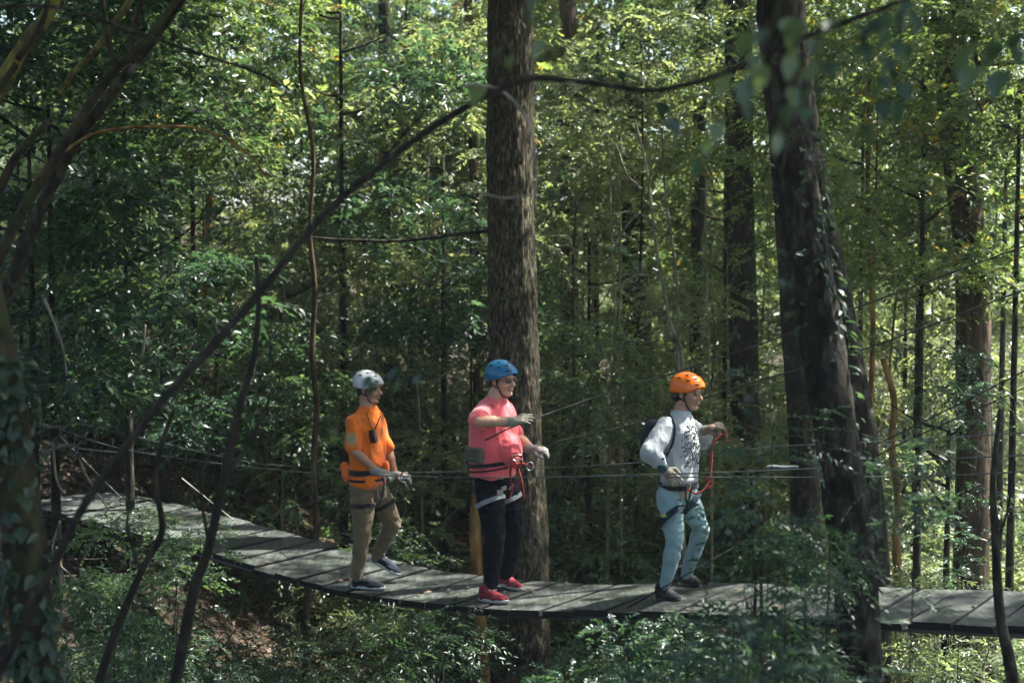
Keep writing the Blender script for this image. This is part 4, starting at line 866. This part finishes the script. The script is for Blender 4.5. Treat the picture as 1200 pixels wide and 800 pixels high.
    wt = MB(); band(wt, wF - dF.normalized() * .035, .030, .030, UP, dF, .012); wt.build('wristband', plain('maroon_band', (.10, .01, .012), .6), root)
    # radio on the chest hung by a cord
    rd = thing('radio', 'black handheld radio hanging on the chest of the man in orange', 'radio', Q(437, 510, -.14)); mb = MB(); Mx = Matrix.Rotation(R(-12), 3, 'Y') @ Matrix.Rotation(R(-30), 3, 'Z')
    mb.box(Q(437, 511, -.15), (.026, .014, .05), Mx); bd = mb.build('case', M['blackp'], rd, smooth=False); MB().tube([Q(439, 504, -.15), Q(446, 487, -.14)], [.006, .004], 8).build('antenna', M['blackp'], rd)
    mb = MB(); mb.tube(spline([Q(437, 504, -.15), Q(433, 495, -.14), Q(430, 484, -.11), Q(428, 477, -.02)], 12), .003, 6); mb.build('cord', M['black'], rd)
person_a()

def person_b():  # salmon shirt, blue helmet
    foot = on_deck(576, 703); Z0 = foot.y + .08; Q = lambda x, y, d=0: P(x, y, Z0 + d)
    root = thing('person', 'person in salmon red shirt, dark jeans and blue helmet gesturing on the bridge', 'person', foot); sk = S_fair
    f = Vector((.80, -.60, 0)).normalized(); side = Vector((.60, .80, 0))
    H = Head(Q(588, 445, .0), Vector((.80, -.60, -.03)), sc=1.02)
    sN, sF = Q(567, 482, -.15), Q(593, 483, .15); eN, eF = Q(561, 493, -.36), Q(607, 513, .16); wN, wF = Q(597, 494, -.34), Q(623, 526, .02)
    hN, hF = Q(573, 572, -.07), Q(592, 572, .09); kN, kF = Q(580, 628, -.10), Q(602, 622, .14); aN, aF = Q(575, 682, -.06), Q(594, 670, .27)
    body = MB(); H.skull(body, cheek=1.12); body.cap(H.p(-.02, 0, -.06), Q(580, 470), .064, .070)
    body.etube([Q(580, 470), Q(579, 480), Q(579, 510), Q(579, 545), Q(580, 572)], [(.09, .07), (.17, .11), (.17, .13), (.17, .14), (.15, .12)], side)
    for s_, e_, w_ in ((sN, eN, wN), (sF, eF, wF)): body.chain([s_, e_, w_], [.055, .048, .032]); body.cap(e_, e_.lerp(w_, .45), .047, .045)
    dN, dF = Vector((.93, -.22, .10)), Vector((.95, -.2, -.05))
    body.cap(wN, wN + dN.normalized() * .05, .03, .028); body.cap(wF, wF + dF.normalized() * .05, .03, .026)
    for h_, k_, a_ in ((hN, kN, aN), (hF, kF, aF)): body.chain([h_, k_, a_], [.08, .055, .04])
    b = body.remesh('body', sk, root, .0055, 2); H.face(root, smile=True, eyes=False, body=b)
    gl = MB(); hand(gl, wN + dN.normalized() * .012, dN + Vector((0, 0, .12)), Vector((-.1, -.55, .85)), .22, 1.0, -1, rr=1.05, spreadf=.25, thumb=.1); gl.cap(wN - dN.normalized() * .03, wN + dN.normalized() * .03, .040, .036); gl.remesh('glove', M['glove_tan'], root, .0045, 1)
    gl = MB(); hand(gl, wF + dF.normalized() * .005, dF, Vector((0, -.5, 1)), .8, .98, 1, rr=1.08); gl.cap(wF - dF.normalized() * .03, wF + dF.normalized() * .03, .037, .034); gl.remesh('glove', M['glove'], root, .0045, 1)
    hair = MB(); H.e(hair, (-.024, 0, .03), (.094, .082, .088)); H.e(hair, (-.062, 0, -.030), (.042, .064, .052)); hair.build('hair', M['hair'], root)
    H.helmet(root, M['blue_helmet'], tilt=-.06)
    # glasses
    gs = MB()
    for q in (-1, 1):
        ring = [H.p(.099 - abs(q * .034 + .022 * math.cos(a)) * .25, q * .034 + .022 * math.cos(a), .002 + .017 * math.sin(a)) for a in np.linspace(0, 6.283, 16)]; gs.tube(ring, .0028, 6); gs.tube([H.p(.086, q * .056, .006), H.p(.0, q * .083, .008)], .0028, 6)
    gs.tube([H.p(.098, -.012, .006), H.p(.098, .012, .006)], .003, 6); g_ = gs.build('sunglasses', M['blackp'], root)
    for q in (-1, 1):
        mb = MB(); mb.ell(H.p(.092, q * .034, .002), (.004, .021, .016), H.M @ Matrix.Rotation(R(-14 * q), 3, 'Z')); mb.build('lens', M['lens'], g_)
    sh = MB(); sh.etube([Q(581, 466), Q(580, 470), Q(579, 476), Q(578, 490), Q(579, 515), Q(580, 532), Q(579, 548), Q(578, 555), Q(578, 557)], [(.085, .072), (.11, .09), (.16, .115), (.205, .142), (.205, .158), (.205, .165), (.20, .16), (.198, .158), (.19, .15)], side, power=2.4)
    sh.ell(Q(592, 527, -.06), (.13, .14, .15))
    sh.chain([sN, sN.lerp(eN, .4), sN.lerp(eN, .85)], [.066, .070, .076]); sh.chain([sF, sF.lerp(eF, .4), sF.lerp(eF, .8)], [.064, .066, .070])
    sh.remesh('shirt', M['red_shirt'], root, .0075, 4, fold(5, .018, 8, (0, 0, 1), .45))
    col = MB(); band(col, Q(581, 467), .075, .066, side, Vector((.1, -.08, 1)), .012, .006); col.build('collar', M['red_shirt'], root)
    tr = MB(); tr.ell(Q(580, 568), (.165, .125, .11), Matrix((side, side.cross(UP), UP)).transposed()); tr.etube([Q(579, 552), Q(580, 566)], [(.168, .13), (.17, .13)], side)
    for h_, k_, a_ in ((hN, kN, aN), (hF, kF, aF)): tr.chain([h_, h_.lerp(k_, .5), k_, k_.lerp(a_, .45), a_], [.112, .100, .080, .072, .060])
    tr.remesh('jeans', M['navy'], root, .0075, 3, fold(19, .011, 12, (0, 0, 1), 1.2))
    hl, to = on_deck(562, 703), on_deck(597, 707); shoe(root, hl, hl + (to - hl).normalized() * .285, UP, M['red_shoe'], M['white_rubber'])
    hl, to = on_deck(585, 687), on_deck(620, 694); shoe(root, hl + Vector((0, 0, .02)), hl + (to - hl).normalized() * .285, UP, M['red_shoe'], M['white_rubber'])
    hs = MB(); band(hs, Q(578, 540), .222, .178, side, Vector((-.10, 0, 1)), .014); band(hs, Q(578, 546), .222, .178, side, Vector((-.12, 0, 1)), .006)
    hn = hs.build('harness_belt', M['black'], root, smooth=False)
    pd = MB()
    for a in np.linspace(-2.75, -1.35, 10):
        fr = Vector((-.8, .6, 0)); c = Q(578, 530) + side * .205 * math.sin(a) * 1.0 + f * .165 * math.cos(a); pd.cap(c - UP * .030, c + UP * .030, .030, .030, 10)
    pd.remesh('hip_pad', M['olive'], hn, .0065, 3)
    pdt = MB()
    for k in (-1, 0, 1):
        pdt.tube([Q(578, 530 + 5 * k) + side * .240 * math.sin(a) + f * .198 * math.cos(a) for a in np.linspace(-2.7, -1.4, 12)], .004, 5)
    pdt.build('pad_piping', M['black'], hn)
    lg = MB(); c1 = hN.lerp(kN, .28); band(lg, c1, .114, .114, side, (kN - hN) + Vector((.0, 0, 0)) + f * .12, .017); c2 = hF.lerp(kF, .25); band(lg, c2, .114, .114, side, (kF - hF) + f * .1, .016); lg.build('leg_strap', M['greyweb'], hn, smooth=False)
    bu = MB(); bu.box(Q(586, 577, -.22), (.022, .008, .018)); bu.box(Q(592, 571, -.20), (.012, .008, .012)); bu.build('buckle', M['metal'], hn, smooth=False)
    # red lanyard bundle at the waist
    for pts, rd in (([(600, 540), (598, 556), (600, 572), (597, 584)], .010), ([(602, 538), (608, 552), (612, 568), (614, 584)], .011), ([(598, 536), (606, 530), (612, 540), (604, 548), (598, 541), (603, 534), (612, 534)], .009), ([(600, 545), (612, 543), (620, 546)], .009), ([(606, 542), (606, 558), (610, 572)], .009)):
        strapline(root, [Q(x, y, -.22 - .01 * i) for i, (x, y) in enumerate(pts)], rd, M['redrope'], 'lanyard')
    ca = MB(); ca.tube([Q(621 + 4 * math.cos(a), 546 + 5 * math.sin(a), -.24) for a in np.linspace(0, 6.28, 14)], .004, 6); ca.tube([Q(606 + 6 * math.cos(a), 536 + 4 * math.sin(a), -.25) for a in np.linspace(0, 6.28, 14)], .004, 6); ca.build('carabiner', M['metal'], root)
person_b()

def person_c():  # woman, white sweatshirt, orange helmet
    foot = on_deck(784, 704); Z0 = foot.y + .05; Q = lambda x, y, d=0: P(x, y, Z0 + d)
    root = thing('person', 'person in light grey sweatshirt, pale jeans and orange helmet stepping forward', 'person', foot); sk = S_warm
    f = Vector((.88, -.47, 0)).normalized(); side = Vector((.47, .88, 0))
    H = Head(Q(806, 460, .02), Vector((.82, -.57, -.10)), sc=.97)
    sN, sF = Q(781, 499, -.12), Q(808, 499, .13); eN, eF = Q(763, 530, -.20), Q(824, 519, .20); wN, wF = Q(779, 550, -.21), Q(828, 504, .08)
    hN, hF = Q(784, 580, -.07), Q(803, 580, .07); kN, kF = Q(791, 633, -.11), Q(822, 620, .12); aN, aF = Q(780, 684, -.05), Q(804, 672, .36)
    body = MB(); H.skull(body, cheek=1.05); body.cap(H.p(-.025, 0, -.06), Q(797, 486), .048, .055)
    body.etube([Q(797, 486), Q(796, 496), Q(795, 520), Q(794, 550), Q(794, 580)], [(.07, .055), (.14, .09), (.13, .09), (.125, .09), (.14, .10)], side)
    for s_, e_, w_ in ((sN, eN, wN), (sF, eF, wF)): body.chain([s_, e_, w_], [.042, .035, .024])
    dN, dF = Vector((.55, -.1, -.55)), Vector((.75, -.3, .35))
    body.cap(wN, wN + dN.normalized() * .05, .024, .024); body.cap(wF, wF + dF.normalized() * .05, .024, .024)
    for h_, k_, a_ in ((hN, kN, aN), (hF, kF, aF)): body.chain([h_, k_, a_], [.075, .05, .034])
    b = body.remesh('body', sk, root, .0055, 2); H.face(root, smile=True, body=b)
    gl = MB(); hand(gl, wN, dN, Vector((-.2, -.7, .4)), .55, .98, -1, rr=1.1); gl.cap(wN - dN.normalized() * .02, wN + dN.normalized() * .03, .032, .030); gl.remesh('glove', M['glove_tan'], root, .0045, 1)
    gl = MB(); hand(gl, wF, dF, Vector((-.2, -.5, .9)), 1.05, 1.02, 1, rr=1.12); gl.cap(wF - dF.normalized() * .02, wF + dF.normalized() * .03, .034, .030); gl.remesh('glove', M['glove_dark'], root, .0045, 1)
    cf = MB(); dd = (wN - eN).normalized(); cf.cap(wN - dd * .085, wN - dd * .01, .041, .038); cf.remesh('arm_guard', cloth('dark_teal_cuff', (.022, .05, .048), .2), root, .006, 1)
    hair = MB(); H.e(hair, (-.022, 0, .03), (.095, .081, .088)); H.e(hair, (-.055, 0, -.03), (.052, .066, .062)); H.e(hair, (-.092, 0, -.035), (.034, .036, .036)); hair.remesh('hair', M['hair'], root, .006, 1, lambda p: .004 * noise.noise(p * 60))
    H.helmet(root, M['orange_helmet'], tilt=-.04)
    sh = MB(); sh.etube([Q(798, 481), Q(797, 486), Q(796, 493), Q(795, 505), Q(795, 525), Q(794, 545), Q(795, 556), Q(796, 561), Q(796, 563)], [(.065, .058), (.095, .078), (.135, .10), (.16, .125), (.162, .135), (.165, .14), (.15, .122), (.148, .118), (.14, .11)], side, power=2.3)
    sh.chain([sN, sN.lerp(eN, .5), eN, eN.lerp(wN, .5), wN - dd * .05], [.062, .072, .074, .060, .046]); d2 = (wF - eF).normalized(); sh.chain([sF, sF.lerp(eF, .6), eF, eF.lerp(wF, .6), wF - d2 * .02], [.060, .064, .060, .050, .040])
    sw = sh.remesh('sweatshirt', M['sweat'], root, .0075, 4, fold(25, .018, 8, (.2, 0, 1), .55))
    hem = MB(); band(hem, Q(796, 560), .150, .12, side, UP, .022, .006); hem.build('hem_band', M['sweat'], sw)
    # leopard-like dark patches printed on the chest: thin decals following the shirt, found by ray casting
    dg = bpy.context.evaluated_depsgraph_get(); dg.update(); r = random.Random(12); mb = MB(); inv = origin(sw)
    for i in range(330):
        u, v = r.uniform(-1, 1), r.uniform(-1, 1)
        if abs(u) ** 4 + abs(v) ** 4 > r.uniform(.5, 1.1): continue
        c = Q(797, 521 + 25 * v, 0) + side * (-.035 + .115 * u)
        st = c + f * .5; dr = -f
        ok, hit, nn, _ = sw.ray_cast(st - inv, dr)
        if not ok: continue
        hit = hit + inv; t1 = nn.cross(UP).normalized(); t2 = nn.cross(t1).normalized(); a0 = r.uniform(0, 6.28); n_ = 6; big = r.uniform(.0028, .0055); el_ = r.uniform(1.1, 1.9); dirp = r.uniform(0, 3.14)
        ring = []
        for k in range(n_):
            a = 2 * math.pi * k / n_; x_ = big * el_ * math.cos(a) * r.uniform(.7, 1.2); y_ = big * math.sin(a) * r.uniform(.7, 1.2); xr = x_ * math.cos(dirp) - y_ * math.sin(dirp); yr = x_ * math.sin(dirp) + y_ * math.cos(dirp)
            ring.append(hit + nn * .0035 + t1 * xr + t2 * yr)
        low = [p - nn * .006 for p in ring]; mb.rings([low, ring])
    if mb.v: mb.build('chest_print', M['print'], sw, smooth=False)
    tr = MB(); tr.ell(Q(794, 577), (.140, .108, .10), Matrix((side, side.cross(UP), UP)).transposed())
    for h_, k_, a_ in ((hN, kN, aN), (hF, kF, aF)): tr.chain([h_, h_.lerp(k_, .45), k_, k_.lerp(a_, .4), a_], [.090, .080, .061, .058, .042])
    tr.remesh('jeans', M['jeans'], root, .0070, 3, fold(31, .009, 9, (0, 0, 1), 1.3))
    hl, to = on_deck(770, 701), on_deck(800, 706); shoe(root, hl, hl + (to - hl).normalized() * .262, UP, M['black_shoe'], M['black'])
    hl, to = on_deck(796, 683), on_deck(822, 688); shoe(root, hl + Vector((0, 0, .015)), hl + (to - hl).normalized() * .262, UP, M['black_shoe'], M['black'])
    hs = MB(); band(hs, Q(795, 568), .165, .13, side, UP, .016); hn = hs.build('harness_belt', M['black'], root, smooth=False)
    lg = MB(); c1 = hN.lerp(kN, .45); band(lg, c1, .104, .104, side, (kN - hN) + f * .22, .022, .006); c2 = hF.lerp(kF, .25); band(lg, c2, .108, .108, side, (kF - hF) + f * .2, .020, .006)
    lg.build('leg_strap', M['bluestrap'], hn, smooth=False); lb = MB(); lb.box(Q(778, 604, -.215), (.016, .003, .010), Matrix.Rotation(R(-8), 3, 'Y')); lb.build('label_patch', M['yellowlabel'], hn, smooth=False)
    for pts in ([(803, 568), (804, 585), (806, 596), (798, 601)], [(812, 568), (808, 582), (805, 596), (818, 590)]): strapline(hn, [Q(x, y, -.19) for x, y in pts], .009, M['bluestrap'], 'riser')
    col = MB(); band(col, Q(798, 484), .070, .064, side, Vector((.12, -.06, 1)), .013, .006); col.build('collar', M['sweat'], sw)
    bu = MB(); bu.box(Q(806, 569, -.14), (.020, .006, .016), Matrix.Rotation(R(-28), 3, 'Z')); bu.build('buckle', M['metal'], hn, smooth=False)
    # lanyard from the raised hand to the harness
    strapline(root, [Q(846, 508, .0), Q(836, 520, -.03), Q(834, 540, -.06), Q(832, 560, -.10), Q(826, 572, -.14), Q(816, 578, -.17), Q(806, 573, -.18)], .009, M['redrope'], 'lanyard')
    strapline(root, [Q(834, 556, -.08), Q(828, 563, -.1), Q(836, 566, -.1), Q(830, 572, -.12)], .010, M['redrope'], 'lanyard'); strapline(root, [Q(850, 503, .0), Q(851, 512, .0), Q(848, 518, .0), Q(854, 516, 0)], .007, M['redrope'], 'lanyard')
    # backpack
    bp = thing('backpack', 'dark backpack worn by the woman in the light grey sweatshirt', 'backpack', Q(760, 520, .02)); mb = MB(); mb.ell(Q(764, 519, .11), (.08, .12, .17)); mb.ell(Q(763, 528, .08), (.07, .11, .11)); mb.remesh('bag', M['bluestrap'], bp, .007, 3, fold(2, .006, 12))
    # shoulder strap follows the sweatshirt
    pts = []
    for (x, y) in ((779, 484), (784, 486), (788, 492), (790, 500), (790, 510), (788, 520), (783, 531), (776, 538)):
        c = Q(x, y, 0); d = (c - CAM).normalized(); ok, hit, nn, _ = sw.ray_cast(c - d * 1.5 - inv, d)
        if ok: pts.append(hit + inv + nn * .004)
    if len(pts) > 3: MB().tube(spline(pts, 30), .0085, 8).build('shoulder_strap', M['bluestrap'], bp)
person_c()
EXPO = 2.25

# ------------------------------------------------------------------ light, sky, camera
az = math.atan2(SUN_AZ[0], SUN_AZ[1])   # clockwise from +Y
el = R(SUN_EL)
to_sun = Vector((math.sin(az) * math.cos(el), math.cos(az) * math.cos(el), math.sin(el)))
sd = bpy.data.lights.new('sun', 'SUN'); sd.energy = 5.0; sd.angle = R(.53); sd.color = (1, .965, .90)
so = bpy.data.objects.new('sun', sd); C.objects.link(so); so.rotation_euler = (-to_sun).to_track_quat('-Z', 'Y').to_euler(); so.location = (0, 0, 30)
w = bpy.data.worlds.new('World'); scene.world = w; w.use_nodes = True; nt = w.node_tree
sk = nt.nodes.new('ShaderNodeTexSky'); sk.sky_type = 'NISHITA'; sk.sun_disc = False; sk.sun_elevation = el; sk.sun_rotation = az; sk.dust_density = 2.0; sk.air_density = 1.0
bg = nt.nodes['Background']; bg.inputs['Strength'].default_value = .09; nt.links.new(sk.outputs[0], bg.inputs['Color'])
cd = bpy.data.cameras.new('camera'); cam = bpy.data.objects.new('camera', cd); C.objects.link(cam); cam.location = CAM; cam.rotation_euler = (R(90) - PITCH, 0, 0)
cd.lens = 50; cd.sensor_width = 36; cd.clip_end = 600; cd.clip_start = .1
cd.dof.use_dof = True; cd.dof.focus_distance = 10.3; cd.dof.aperture_fstop = 1.9; cd.dof.aperture_blades = 9
scene.camera = cam
vs = scene.view_settings; vs.view_transform = 'Standard'; vs.look = 'None'; vs.gamma = 1; vs.exposure = EXPO
cy = scene.cycles; cy.max_bounces = 6; cy.diffuse_bounces = 3; cy.glossy_bounces = 2; cy.transmission_bounces = 4; cy.transparent_max_bounces = 4
cy.use_denoising = True; cy.denoiser = 'OPENIMAGEDENOISE'; cy.caustics_reflective = False; cy.caustics_refractive = False; cy.sample_clamp_indirect = 4
cy.use_adaptive_sampling = True; cy.adaptive_threshold = .01
def haze():
    m, nt, N, L = newmat('haze_air'); v = N.new('ShaderNodeVolumePrincipled'); v.inputs['Color'].default_value = (.86, .93, .90, 1); v.inputs['Density'].default_value = .0009; v.inputs['Anisotropy'].default_value = .2
    o = N.new('ShaderNodeOutputMaterial'); L.new(v.outputs[0], o.inputs['Volume'])
    zs = [g(x, y) for x in (-160, -60, -20, 0, 20, 60, 160) for y in (-60, -20, 0, 10, 20, 60, 120, 260)]
    mb = MB(); z0 = -3.0; z1 = max(max(zs), 30) + 2; mb.box(((0), 100, (z0 + z1) / 2), (170, 170, (z1 - z0) / 2)); ob = mb.build('haze', m, None, smooth=False)
    tag(ob, 'thin pale haze hanging between the trees', kind='stuff')
haze()
cy.volume_bounces = 0; cy.volume_step_rate = 4
